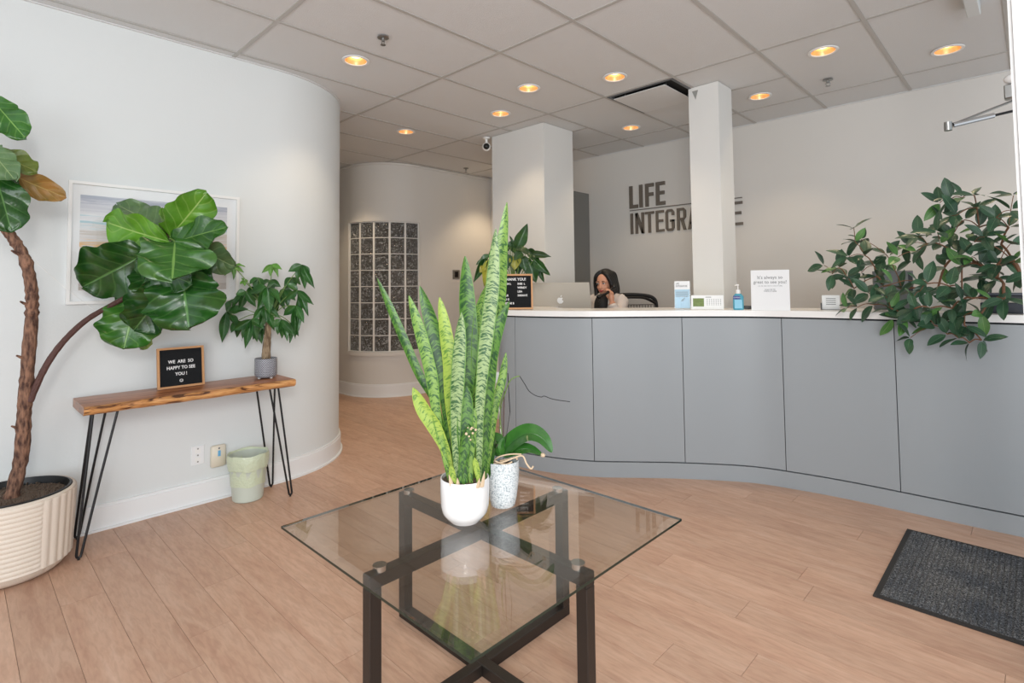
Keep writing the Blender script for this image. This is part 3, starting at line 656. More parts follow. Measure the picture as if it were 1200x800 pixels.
# ------------------------------------------------------------------ glass coffee table
GZ = .514; cx, cy = -1.437, 1.318; gx, gy = -1.407, 1.297
ct = thing('coffee_table', 'square glass coffee table on a dark crossed steel frame', 'table', (cx, cy, 0))
def bar(a, b, ww=.040, hh=.040):
    a, b = Vector(a), Vector(b); d = (b-a); L = d.length; d.normalize(); up = Vector((0, 0, 1)) if abs(d.z) < .9 else (Vector((1, 0, 0)) if 1 else 0)
    s = d.cross(up).normalized(); u = s.cross(d); M = frame(a, s, u, d); return MB().box((-ww/2, -hh/2, 0), (ww/2, hh/2, L), M, bev=.002)
zt_ = .478
# loop along X
Lx0, Lx1, Ly0, Ly1 = -1.915, -.968, .862, 1.785
parts = [((Lx0, cy, zt_), (Lx1, cy, zt_), 'top_bar'), ((Lx0, cy, .02), (Lx1, cy, .02), 'bottom_bar'), ((Lx0+.02, cy, .04), (Lx0+.02, cy, zt_-.02), 'leg'), ((Lx1-.02, cy, .04), (Lx1-.02, cy, zt_-.02), 'leg'),
         ((cx, Ly0, zt_), (cx, cy-.02, zt_), 'top_bar'), ((cx, cy+.02, zt_), (cx, Ly1, zt_), 'top_bar'), ((cx, Ly0, .02), (cx, cy-.02, .02), 'bottom_bar'), ((cx, cy+.02, .02), (cx, Ly1, .02), 'bottom_bar'),
         ((cx, Ly0+.02, .04), (cx, Ly0+.02, zt_-.02), 'leg'), ((cx, Ly1-.02, .04), (cx, Ly1-.02, zt_-.02), 'leg')]
for a, b_, nm in parts: bar(a, b_).build(nm, M_bronze, ct, None)
for x, y in ((Lx0+.045, cy), (Lx1-.045, cy), (cx, Ly0+.045), (cx, Ly1-.045)):
    MB().lathe((x, y), [(0, .498), (.021, .498), (.021, GZ-.0005), (0, GZ-.0005)], 20).build('glass_pad', M_chrome, ct)
g = MB(); h = .489; bev = .03; zb_, zt2 = GZ, GZ+.012
vs = []
for z, k in ((zb_, 0), (zt2-.004, 0), (zt2, bev)):
    vs += [(gx-h+k, gy-h+k, z), (gx+h-k, gy-h+k, z), (gx+h-k, gy+h-k, z), (gx-h+k, gy+h-k, z)]
g.add(vs, [(3, 2, 1, 0), (8, 9, 10, 11)]+[(r*4+i, r*4+(i+1) % 4, r*4+4+(i+1) % 4, r*4+4+i) for r in range(2) for i in range(4)]); g.mi = [0, 0]+[1]*4+[0]*4
M_glass = thin_glass('table_glass', (.935, .945, .925), 1.75)
g.build('glass_top', [M_glass, mat('glass_edge', (28, 44, 36), .08)], ct, None)
TZ = GZ+.0125

# ------------------------------------------------------------------ leaves
def leaf_mesh(mats, L=1, W=1, kind='oval', curl=.2, fold=.12, wave=0, nu=6, nv=10, seed=0, side=0):
    b = MB(); b.uv = []; rr = random.Random(seed); ph = rr.uniform(0, 6)
    for j in range(nv+1):
        v = j/nv
        if kind == 'oval': w_ = math.sin(PI*min(1, v**.9))**.8
        elif kind == 'lance': w_ = math.sin(PI*v**.8)**1.1
        elif kind == 'fiddle': q_ = abs(2*v**.92-1); w_ = (max(0, 1-q_**2.3)**.48)*(1-.16*math.exp(-((v-.27)/.16)**2))*1.04
        elif kind == 'ovate': w_ = (math.sin(PI*v**.62)**.9)
        w_ = max(w_, .0)
        wv = 1+ (wave*.11*math.sin(v*19+ph) if kind == 'fiddle' else 0)
        for i in range(nu+1):
            u = -1+2*i/nu; x = u*w_*wv*W/2; y = v*L+ (.02*L*math.sin(u*9+ph)*abs(u)*v if kind == 'fiddle' else 0)
            z = fold*W*abs(u)*w_ - curl*L*v*v + wave*W*.12*math.sin(v*13+ph+u*1.5)*abs(u)**1.5
            if kind == 'fiddle': z += .014*L*math.cos(v*5.5*2*PI-abs(u)*1.5*2*PI)*min(1, abs(u)*3)*(-1)*min(1, (1-abs(u))*2.5+.3)
            b.v.append(Vector((x+side*L*v*v, y, z))); b.uv.append((u, v))
    for j in range(nv):
        for i in range(nu): b.f.append((j*(nu+1)+i, j*(nu+1)+i+1, (j+1)*(nu+1)+i+1, (j+1)*(nu+1)+i)); b.mi.append(0)
    me = bpy.data.meshes.new('leaf'); me.from_pydata([tuple(p) for p in b.v], [], b.f); me.materials.append(mats)
    ul = me.uv_layers.new(name='UVMap')
    for l in me.loops: ul.data[l.index].uv = b.uv[l.vertex_index]
    me.shade_smooth(); me.update(); return me
def leaf_frame(p0, p1, roll=0, facing=None, length=1.0, width=None):
    """leaf from p0 to p1; its upper side faces `facing` turned by roll degrees about the leaf axis"""
    p0, p1 = Vector(p0), Vector(p1); y = (p1-p0); L = y.length; y.normalize()
    f = Vector(facing) if facing is not None else (O-p0); f = (f-y*f.dot(y)).normalized(); f = Matrix.Rotation(math.radians(roll), 3, y) @ f
    x = y.cross(f).normalized(); s = L/length; sx = s if width is None else width
    return frame(p0, x*sx, y*s, f*s)

# ------------------------------------------------------------------ fiddle leaf fig
pc = Vector((-3.565, .225, 0)); fg = thing('potted_fig', 'tall fiddle leaf fig in a big ribbed white planter by the left wall', 'plant', pc)
RT, RB, PH = .243, .228, .375
def potr(a, z, r):
    da = (math.degrees(a)-23) % 180; q = r
    if .02 < z < PH-.012 and r > .215:
        if da < 90: q = r+.0055*abs(math.sin(math.radians(da)*18))
        else: q = r+.0055*abs(math.sin(z/.0215*PI/1.0))
    return q
prof = [(0, 0), (.16, .001), (.190, .010), (.210, .028), (.222, .055)]
z = .055
while z < PH-.008: prof.append((RB+(RT-RB)*z/PH, z)); z += .0043
prof += [(RT+.001, PH-.006), (RT-.004, PH), (RT-.014, PH), (RT-.018, PH-.05), (0, PH-.06)]
MB().lathe(pc, prof, 288, wob=potr).build('planter', mat('planter_cream', (226, 214, 200), .7, bump=(220, .2)), fg, .9)
MB().lathe(pc, [(RT-.018, PH-.04), (RT-.017, PH+.004), (RT-.026, PH+.006), (RT-.034, PH-.03), (0, PH-.035)], 64).build('liner', M_black, fg)
sl = MB(); 
sl.lathe(pc, [(0, PH-.022), (.06, PH-.02), (.13, PH-.024), (RT-.033, PH-.03)], 40, wob=lambda a, z, r: r); 
for k in range(520):
    a = random.uniform(0, 2*PI); r = (RT-.038)*math.sqrt(random.random()); s = random.uniform(.003, .007); c = Vector((pc.x+r*math.cos(a), pc.y+r*math.sin(a), PH-.021))
    sl.add([c+Vector((s, 0, 0)), c+Vector((-s*.5, s, 0)), c+Vector((-s*.6, -s, 0)), c+Vector((0, 0, s*.9)), c-Vector((0, 0, s))], [(0, 1, 3), (1, 2, 3), (2, 0, 3), (0, 4, 1), (1, 4, 2), (2, 4, 0)])
o = sl.build('soil', M_soil, fg, None); o['kind'] = 'stuff'
TD = 2.62
tr = crom([(pc.x, pc.y+.0, PH-.03)]+[at_d(x, y, d) for x, y, d in [(25, 535, 2.62), (28, 490, 2.62), (31, 450, 2.62), (34, 410, 2.62), (37, 375, 2.62), (37, 340, 2.6), (30, 305, 2.58), (19, 285, 2.57), (4, 264, 2.55), (-18, 230, 2.53), (-30, 180, 2.52), (-32, 120, 2.52), (-30, 60, 2.5)]], 8)
nn = len(tr)
def bumpy(pts, r0, r1, n, amp=.12):
    b = MB(); rad = [(r0+(r1-r0)*i/(len(pts)-1))*(1+amp*noise.noise(Vector((i*.9, 3, 0)))+amp*.7*noise.noise(Vector((i*2.3, 9, 0)))) for i in range(len(pts))]
    b.tube(pts, rad, n)
    return b
b = bumpy(tr, .031, .018, 14, .26); 
for i in (14, 30, 44, 58): 
    if i < nn: b.tube([tr[i], tr[i]+Vector((.02, -.03, .01)), tr[i]+Vector((.025, -.045, .02))], [.012, .007, .004], 6)
b.build('trunk', M_bark, fg)
brn = crom([at_d(x, y, d) for x, y, d in [(35, 470, 2.62), (48, 440, 2.64), (62, 416, 2.68), (80, 394, 2.74), (104, 373, 2.82), (137, 354, 2.93), (162, 340, 3.0), (180, 322, 3.02), (192, 303, 3.02), (197, 283, 3.02), (197, 262, 3.01)]], 6)
bumpy(brn, .0155, .011, 10, .15).build('branch', M_twigd, fg)
st = at_d(34, 300, 2.58); en = at_d(112, 364, 2.86)
MB().tube([st, st.lerp(en, .5)-Vector((0, 0, .012)), en], .0011, 5).build('support_string', M_white, fg)
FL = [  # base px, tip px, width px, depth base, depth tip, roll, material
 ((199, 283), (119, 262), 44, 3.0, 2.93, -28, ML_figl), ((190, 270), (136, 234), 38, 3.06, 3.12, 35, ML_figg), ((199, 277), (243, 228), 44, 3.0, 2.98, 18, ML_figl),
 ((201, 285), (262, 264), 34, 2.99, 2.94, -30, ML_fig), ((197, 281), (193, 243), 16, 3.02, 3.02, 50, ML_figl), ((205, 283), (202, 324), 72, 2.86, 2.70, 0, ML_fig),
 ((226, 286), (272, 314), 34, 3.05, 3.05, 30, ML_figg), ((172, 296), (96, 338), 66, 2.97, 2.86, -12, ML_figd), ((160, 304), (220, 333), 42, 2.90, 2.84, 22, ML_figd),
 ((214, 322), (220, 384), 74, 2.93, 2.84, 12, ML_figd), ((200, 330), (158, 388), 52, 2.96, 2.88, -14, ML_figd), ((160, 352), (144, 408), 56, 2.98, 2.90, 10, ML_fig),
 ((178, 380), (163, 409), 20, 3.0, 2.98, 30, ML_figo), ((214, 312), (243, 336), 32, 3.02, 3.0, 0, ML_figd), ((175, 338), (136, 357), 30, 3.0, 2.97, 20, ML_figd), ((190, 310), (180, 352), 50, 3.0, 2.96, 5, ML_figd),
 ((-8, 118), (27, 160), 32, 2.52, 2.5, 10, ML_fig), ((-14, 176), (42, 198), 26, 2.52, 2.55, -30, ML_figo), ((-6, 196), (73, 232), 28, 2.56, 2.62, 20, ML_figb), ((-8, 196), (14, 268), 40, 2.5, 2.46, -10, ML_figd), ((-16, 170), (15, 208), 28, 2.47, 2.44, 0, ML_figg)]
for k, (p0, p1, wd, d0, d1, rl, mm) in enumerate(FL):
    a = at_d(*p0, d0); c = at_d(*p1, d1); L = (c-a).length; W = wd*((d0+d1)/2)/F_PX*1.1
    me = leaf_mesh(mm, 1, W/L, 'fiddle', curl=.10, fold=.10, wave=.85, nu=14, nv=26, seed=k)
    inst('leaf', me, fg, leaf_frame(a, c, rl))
pet = MB()
for (p0, p1, wd, d0, d1, rl, mm) in FL[:16]:
    a = at_d(*p0, d0); q = min(brn, key=lambda v: (v-a).length); pet.tube([q, (q+a)/2+Vector((0, 0, .006)), a], [.0055, .0045, .004], 6)
pet.build('leaf_stalks', M_stemg, fg)

# ------------------------------------------------------------------ snake plant
wp = at_z(545, 609, TZ); spn = thing('snake_plant', 'tall banded snake plant in a glossy white pot on the glass table', 'plant', (wp.x, wp.y, TZ))
ph = .150; zr = TZ+ph
MB().lathe(wp, [(0, TZ), (.050, TZ), (.054, TZ+.004), (.057, TZ+.008), (.066, TZ+.016), (.078, TZ+.032), (.083, TZ+.055), (.0845, TZ+.1), (.0845, zr-.003), (.083, zr), (.080, zr-.001), (.079, zr-.02), (0, zr-.03)], 56).build('pot', M_ceramic, spn)
sl = MB().lathe(wp, [(0, zr-.006), (.05, zr-.008), (.0785, zr-.012)], 30)
for k in range(160):
    a = random.uniform(0, 2*PI); r = .075*math.sqrt(random.random()); s = random.uniform(.003, .006); c = Vector((wp.x+r*math.cos(a), wp.y+r*math.sin(a), zr-.008))
    sl.add([c+Vector((s, 0, 0)), c+Vector((-s*.5, s, 0)), c+Vector((-s*.6, -s, 0)), c+Vector((0, 0, s*.9))], [(0, 1, 3), (1, 2, 3), (2, 0, 3)])
o = sl.build('soil', M_soil, spn, None); o['kind'] = 'stuff'
D0 = depth((wp.x, wp.y, TZ+.1))
def blade(pts, wd, dd, mm, turn=0.0, bw=.34, tipk=.16, cup=.22):
    """pts: pixels from base to tip; dd: depth offset base, tip"""
    P = crom([at_d(x, y, D0+dd[0]+(dd[1]-dd[0])*i/(len(pts)-1)) for i, (x, y) in enumerate(pts)], 8)
    n = len(P); b = MB(); uv = []; NU = 8; W = wd*.95*D0/F_PX/2
    s_ = [0]
    for i in range(1, n): s_.append(s_[-1]+(P[i]-P[i-1]).length)
    T_ = s_[-1]
    for i, p in enumerate(P):
        v = s_[i]/T_; t = (P[min(i+1, n-1)]-P[max(i-1, 0)]).normalized(); f = (O-p); f = (f-t*f.dot(t)).normalized()
        f = Matrix.Rotation(math.radians(turn*(v-.3)), 3, t) @ f; x = t.cross(f)
        w_ = W*(bw+(1-bw)*min(1, v/.55)**1.2)*(1 if v < .70 else max(.02, 1-((v-.70)/.30)**2.3)**.72)
        for k in range(NU+1):
            u = -1+2*k/NU; b.v.append(p+x*u*w_+f*(cup*w_*(u*u))); uv.append((u, v*T_/.62))
        for k in range(NU+1):
            u = 1-2*k/NU; b.v.append(p+x*u*w_*.985+f*(cup*w_*(u*u)-.0035*(1-u*u)-.0006)); uv.append((u, v*T_/.62))
    m = 2*(NU+1)
    for i in range(n-1):
        for k in range(m): b.f.append((i*m+k, i*m+(k+1) % m, (i+1)*m+(k+1) % m, (i+1)*m+k)); b.mi.append(0)
    b.uv = uv; o = b.build('leaf', mm, spn, 1.2); return o
BL = [([(535, 566), (522, 520), (510, 472), (492, 440), (476, 404), (460, 367), (442, 326)], 11, (-.0, .03), MS3, 30),
 ([(527, 562), (520, 530), (513, 496), (507, 450), (502, 425), (491, 385), (479, 346)], 15, (-.03, -.02), MS1, 20),
 ([(533, 562), (528, 525), (524, 478), (517, 427), (506, 380), (492, 335)], 19, (.01, .03), MS3, -20),
 ([(537, 563), (533, 520), (528, 470), (527, 427), (522, 388), (515, 348)], 17, (0, .0), MS2, 15),
 ([(548, 566), (545, 514), (547, 451), (550, 400), (547, 350), (545, 300)], 22, (.02, .05), MS3, 25),
 ([(536, 570), (534, 500), (537, 430), (539, 398), (541, 366)], 17, (-.05, -.04), MS4, 20),
 ([(557, 566), (562, 515), (567, 465), (576, 405), (585, 350), (588, 295), (594, 237)], 17, (.0, .06), MS1, -25),
 ([(561, 568), (562, 530), (562, 484), (566, 430), (571, 385), (577, 335), (581, 268)], 18, (-.04, .0), MS4, 20),
 ([(556, 562), (558, 500), (560, 440), (560, 400), (563, 362), (570, 334)], 17, (.03, .06), MS1, 20),
 ([(567, 560), (570, 505), (573, 445), (578, 405), (587, 376), (597, 353)], 17, (.0, -.01), MS3, -20),
 ([(570, 558), (575, 520), (580, 475), (588, 446), (593, 413)], 11, (.03, .05), MS1, 10),
 ([(531, 560), (522, 528), (510, 502), (496, 480), (484, 454)], 17, (-.02, -.04), MS2, -15),
 ([(545, 568), (544, 530), (545, 490), (547, 452)], 19, (-.055, -.03), MS3, 10),
 ([(552, 568), (551, 540), (552, 505), (556, 478)], 13, (-.045, -.03), MS1, 10),
 ([(540, 566), (541, 545), (546, 520), (549, 498)], 12, (-.06, -.05), MS3, 10),
 ([(562, 569), (559, 552), (556, 536)], 7, (-.06, -.07), MS2, 0), ([(536, 569), (531, 558), (528, 545)], 7, (-.06, -.07), MS2, 0),
 ([(548, 563), (548, 470), (557, 430), (560, 395)], 15, (.04, .06), MS3, 10)]
for a in BL: blade(*a)
M_sheath = mat('dry_sheath', (214, 190, 160), .8)
for (x, y, x2, y2) in ((530, 570, 526, 556), (537, 571, 536, 560), (565, 570, 568, 552), (560, 571, 562, 560)):
    a = at_d(x, y, D0-.065); c = at_d(x2, y2, D0-.07); MB().tube([a, a.lerp(c, .5), c], [.009, .007, .001], 7, flat=.5).build('dry_sheath', M_sheath, spn)
a = at_d(552, 505, D0-.07)
b = MB()
for k in range(9): b.ball(a+Vector((random.uniform(-.012, .012), random.uniform(-.012, .012), random.uniform(-.03, .02))), random.uniform(.002, .005), 6, 5)
b.build('dry_bloom', M_sheath, spn)

# ------------------------------------------------------------------ orchid
op = at_z(589.5, 591, TZ); oc = thing('potted_orchid', 'leafy orchid with dry bare spikes in a speckled grey pot', 'plant', (op.x, op.y, TZ))
ph2 = .165; zr2 = TZ+ph2
def speck():
    m = bpy.data.materials.new('speckled_glaze'); m.use_nodes = True; nt = m.node_tree; p = nt.nodes['Principled BSDF']; L = nt.links
    g = N(nt, 'ShaderNodeNewGeometry'); n = N(nt, 'ShaderNodeTexNoise'); n.inputs['Scale'].default_value = 230; n.inputs['Detail'].default_value = 2; L.new(g.outputs['Position'], n.inputs['Vector'])
    r = ramp(nt, n.outputs['Fac'], [(.50, (224, 228, 229)), (.60, (160, 172, 178))], 'LINEAR'); L.new(r.outputs[0], p.inputs['Base Color']); p.inputs['Roughness'].default_value = .3; return m
MB().lathe(op, [(0, TZ), (.041, TZ), (.045, TZ+.004), (.051, TZ+.03), (.058, TZ+.08), (.061, TZ+.12), (.061, zr2-.002), (.059, zr2), (.056, zr2-.004), (.054, zr2-.025), (0, zr2-.03)], 48).build('pot', speck(), oc)
MB().lathe(op, [(0, zr2-.014), (.03, zr2-.016), (.049, zr2-.02)], 20).build('bark_mix', M_soil, oc)
DO = depth((op.x, op.y, zr2))
def strap(pts, wd, mm, name='leaf', roll=0, dd=0, cup=-.25, thick=.0015, par=oc):
    P = crom([at_d(x, y, DO+dd+z) for x, y, z in pts], 7); n = len(P); b = MB(); NU = 8; uv = []; W = wd*DO/F_PX/2
    for i, p in enumerate(P):
        v = i/(n-1); t = (P[min(i+1, n-1)]-P[max(i-1, 0)]).normalized(); f = Vector((0, 0, 1))*.75+(O-p).normalized()*.75; f = (f-t*f.dot(t)).normalized(); f = Matrix.Rotation(math.radians(roll), 3, t) @ f; x = t.cross(f)
        w_ = W*max(.02, math.sin(PI*min(1, v**.75*.97+.03))**.7)
        for k in range(NU+1): u = -1+2*k/NU; b.v.append(p+x*u*w_-f*cup*w_*abs(u)); uv.append((u, v))
    for i in range(n-1):
        for k in range(NU): b.f.append((i*(NU+1)+k, i*(NU+1)+k+1, (i+1)*(NU+1)+k+1, (i+1)*(NU+1)+k)); b.mi.append(0)
    b.uv = uv; return b.build(name, mm, par, 1.2)
strap([(588, 532, 0), (602, 517, .0), (620, 508, -.01), (636, 514, -.02), (647, 530, -.03)], 26, ML_orch)
strap([(590, 534, -.01), (604, 528, -.02), (620, 526, -.02), (636, 533, -.02)], 16, ML_orch)
strap([(587, 530, -.02), (581, 516, -.03), (574, 524, -.035), (572, 562, -.04)], 24, ML_orch, roll=20)
strap([(588, 535, -.02), (587, 524, -.03), (590, 513, -.03)], 9, ML_orch)
strap([(586, 534, .01), (580, 520, .03), (577, 512, .06)], 16, ML_orch)
MB().ball(at_d(636, 533, DO-.02), (.010, .008, .008)).build('cut_leaf_end', M_sheath, oc)
b = MB(); rs = lambda *q: crom([at_d(x, y, DO+z) for x, y, z in q], 6)
b.tube(rs((586, 540, -.02), (600, 537, -.04), (612, 534, -.05), (617, 543, -.055), (622, 549, -.055), (625, 546, -.055)), .0032, 7)
b.tube(rs((578, 543, -.03), (590, 541, -.05), (603, 536, -.04), (606, 538, -.05)), .003, 7); b.tube(rs((580, 540, -.04), (592, 544, -.05), (600, 541, -.04)), .0028, 7); b.tube(rs((577, 541, -.02), (585, 535, -.04), (598, 532, -.04), (611, 532, -.045)), .0025, 7)
b.build('aerial_roots', M_sheath, oc)
b = MB(); b.tube(rs((590, 530, 0), (588, 508, .01), (586, 490, .01), (587, 474, .01), (592, 460, 0), (597, 447, 0), (603, 442, 0), (609, 440.5, 0)), [.0022]*43, 6)
b.tube(rs((588, 530, .0), (578, 505, .0), (579, 485, .0), (582, 470, .0)), .0018, 6)
for (x, y) in ((586, 501), (587, 477), (579, 487), (597, 447), (592, 460)): b.ball(at_d(x, y, DO+.005), .0035, 8, 6)
b.build('flower_spike', M_stemg, oc)
b = MB(); b.tube(rs((609, 440.5, 0), (615, 450, 0), (620, 458, 0), (627, 463, .0), (634, 465, 0), (638, 464, 0), (646, 467, 0), (656, 469, 0), (668, 470.5, 0)), .0014, 6); b.build('dry_spike', M_blackm, oc)
b = MB(); b.tube(rs((589, 532, .01), (590, 500, .01), (591, 458, .01)), .0016, 6); b.build('stake', M_twigd, oc); b = MB(); b.tube([at_d(597.6, 483, DO+.01), at_d(595, 437, DO+.01)], .0016, 6); b.tube([at_d(597.6, 483, DO+.01), at_d(592, 520, DO+.01)], .001, 6); b.build('stake', M_blackm, oc)
a = at_d(582, 442, DO+.01); b = MB().box((-.009, -.0008, -.02), (.009, .0008, .02), Matrix.Translation(a) @ Matrix.Rotation(math.radians(44), 4, 'Z')); b.tube([a+Vector((0, .001, -.02)), at_d(585, 478, DO+.01), at_d(588, 520, DO+.01), at_d(588.5, 538, DO+.005)], .0012, 6); b.build('plant_tag', M_white, oc, None)

# ------------------------------------------------------------------ console bench
SZ = .752; cb_ = thing('console_table', 'live-edge wood console on black hairpin legs against the left wall', 'table', (-3.62, 1.02, 0))
def slab_wood():
    m = bpy.data.materials.new('live_edge_wood'); m.use_nodes = True; nt = m.node_tree; p = nt.nodes['Principled BSDF']; L = nt.links
    g = N(nt, 'ShaderNodeNewGeometry'); v = N(nt, 'ShaderNodeVectorMath', operation='MULTIPLY'); v.inputs[1].default_value = (20, 2.4, 30); L.new(g.outputs['Position'], v.inputs[0])
    n = N(nt, 'ShaderNodeTexNoise'); n.inputs['Scale'].default_value = 1.4; n.inputs['Detail'].default_value = 6; n.inputs['Distortion'].default_value = .9; L.new(v.outputs[0], n.inputs['Vector'])
    r = ramp(nt, n.outputs['Fac'], [(.3, (112, 66, 42)), (.52, (158, 100, 66)), (.72, (182, 126, 86))]); L.new(r.outputs[0], p.inputs['Base Color']); p.inputs['Roughness'].default_value = .28
    return m
def edge_wood():
    m = bpy.data.materials.new('live_edge_bark'); m.use_nodes = True; nt = m.node_tree; p = nt.nodes['Principled BSDF']; L = nt.links
    g = N(nt, 'ShaderNodeNewGeometry'); v = N(nt, 'ShaderNodeVectorMath', operation='MULTIPLY'); v.inputs[1].default_value = (10, 7, 42); L.new(g.outputs['Position'], v.inputs[0])
    n = N(nt, 'ShaderNodeTexNoise'); n.inputs['Scale'].default_value = 1.2; n.inputs['Detail'].default_value = 5; n.inputs['Distortion'].default_value = 1.2; L.new(v.outputs[0], n.inputs['Vector'])
    r = ramp(nt, n.outputs['Fac'], [(.36, (82, 48, 28)), (.47, (190, 132, 78)), (.7, (222, 168, 108))]); L.new(r.outputs[0], p.inputs['Base Color']); p.inputs['Roughness'].default_value = .5
    b = N(nt, 'ShaderNodeBump'); b.inputs['Strength'].default_value = .5; b.inputs['Distance'].default_value = .01; L.new(n.outputs['Fac'], b.inputs['Height']); L.new(b.outputs[0], p.inputs['Normal']); return m
b = MB(); n = 60; Y0, Y1, XB, XF = .478, 1.560, -3.80, -3.455
th_ = .046
vs = []
for i in range(n+1):
    t = i/n; y = Y0+(Y1-Y0)*t; e = .010*noise.noise(Vector((t*5, 0, 0)))+.006*noise.noise(Vector((t*14, 5, 0))); e2 = .012*noise.noise(Vector((t*7, 9, 0)))+.006*noise.noise(Vector((t*19, 2, 0)))
    zb2 = SZ-th_+.004*noise.noise(Vector((t*8, 20, 0)))
    for x, z in ((XB, SZ-th_), (XB, SZ), (XF+e-.012, SZ), (XF+e*1.0+.002, SZ-.006), (XF+e2+.004, SZ-.022), (XF+e2-.002, SZ-.036), (XF+e2*.6-.018, zb2)): vs.append((x, y, z))
fs = [(i*7+k, i*7+(k+1) % 7, i*7+7+(k+1) % 7, i*7+7+k) for i in range(n) for k in range(7)]; mi = [(1 if k in (2, 3, 4, 5) else 0) for i in range(n) for k in range(7)]
b.add(vs, fs); b.mi = mi; b.add([vs[k] for k in range(7)], [tuple(range(6, -1, -1))], 0); b.add([vs[n*7+k] for k in range(7)], [tuple(range(7))], 1)
b.build('slab_top', [slab_wood(), edge_wood()], cb_, .7)
def hairpin(top, foot, spread, name='leg'):
    t0 = Vector(top); f = Vector(foot); s = Vector(spread)
    pts = [t0-s*1.0]; d = (f-t0)
    up = Vector((0, 0, 1)); nn_ = s.normalized(); r = .010
    a = t0-s; c = t0+s; fa = f-nn_*r; fc = f+nn_*r
    path = [a, a.lerp(fa+up*.03, .5), fa+up*.012, fa+up*.002+nn_*.003, f-up*.004, fc+up*.002-nn_*.003, fc+up*.012, c.lerp(fc+up*.03, .5), c]
    for q in path: q.z = max(q.z, .0115)
    b = MB(); b.tube(path, .0062, 8); b.cyl((f.x, f.y), .006, .0005, .009, 10); return b.build(name, M_blackm, cb_)
zl = SZ-th_+.001
TP = lambda px, py: at_x(px, py, 0)
def legs2(x, pa, pb, foot):
    a, c = at_x(pa, 484, x).y, at_x(pb, 484, x).y
    if pa > 200: a, c = at_x(pa, 459, x).y, at_x(pb, 459, x).y
    hairpin((x, (a+c)/2, zl), foot, (0, (c-a)/2, 0))
legs2(-3.50, 109, 138, (-3.475, .475, .012))
legs2(-3.70, 108, 125, (-3.765, .505, .012))
legs2(-3.50, 316, 326, (-3.505, 1.552, .012))
legs2(-3.70, 300, 322, (-3.765, 1.535, .012))

# letter board leaning on the wall, on the console
def letterboard(name, label, org, right, up, nrm, wd, hg, lines, tsz, fr_w, extra=None):
    t = thing(name, label, 'letter board', org)
    M = frame(org, right, up, nrm)
    b = MB(); q = fr_w
    for a, c in (((-wd/2, 0), (wd/2, q)), ((-wd/2, hg-q), (wd/2, hg)), ((-wd/2, q), (-wd/2+q, hg-q)), ((wd/2-q, q), (wd/2, hg-q))):
        b.box((a[0], a[1], 0), (c[0], c[1], .018), M)
    b.build('frame', M_pine, t, None)
    b = MB(); b.box((-wd/2+q*.8, q*.8, .002), (wd/2-q*.8, hg-q*.8, .008), M)
    y = q+.002
    while y < hg-q-.004: b.box((-wd/2+q, y, .008), (wd/2-q, y+.0045, .0105), M); y += .0065
    b.build('felt_panel', M_felt, t, None)
    for (body, x, y, s) in lines:
        text_part('lettering', body, s, M @ Matrix.Translation((x, y, .0113)), M_letter, t, .0006, 'CENTER' if x == 0 else 'LEFT', .9, .0006)
    if extra: extra(M, t)
    return t
lean = math.radians(8)
bp = at_z(211, 450, SZ); bp = Vector((-3.70, at_z(211, 450, SZ).y-.03, SZ+.001))
p0 = at_x(184, 452, -3.70); p1 = at_x(239, 446, -3.70); wdb = (p1.y-p0.y)
def smiley(M, t):
    b = MB(); 
    ring = [(.0085*math.cos(2*PI*k/20), .0075*math.sin(2*PI*k/20), 0) for k in range(21)]
    Mx = M @ Matrix.Translation((0, .040, .012)); b.tube([Mx @ Vector(p) for p in ring], .0015, 6); b.tube([Mx @ Vector((.004*math.cos(a), .004*math.sin(a)-.000, 0)) for a in (PI, PI*1.25, PI*1.5, PI*1.75, PI*2)], .001, 6)
    b.ball(Mx @ Vector((-.003, .002, 0)), .0013, 6, 4); b.ball(Mx @ Vector((.003, .002, 0)), .0013, 6, 4); b.build('smiley_mark', M_letter, t)
letterboard('letter_board', 'square black letter board in light wood frame on the wooden console', Vector((-3.70, (p0.y+p1.y)/2, SZ+.002)), Vector((0, 1, 0)), Vector((-math.sin(lean), 0, math.cos(lean))), Vector((math.cos(lean), 0, math.sin(lean))),
    wdb, .238, [('WE  ARE  SO', 0, .145, .026), ('HAPPY TO SEE', 0, .109, .026), ('YOU !', 0, .072, .026)], .026, .012, smiley)

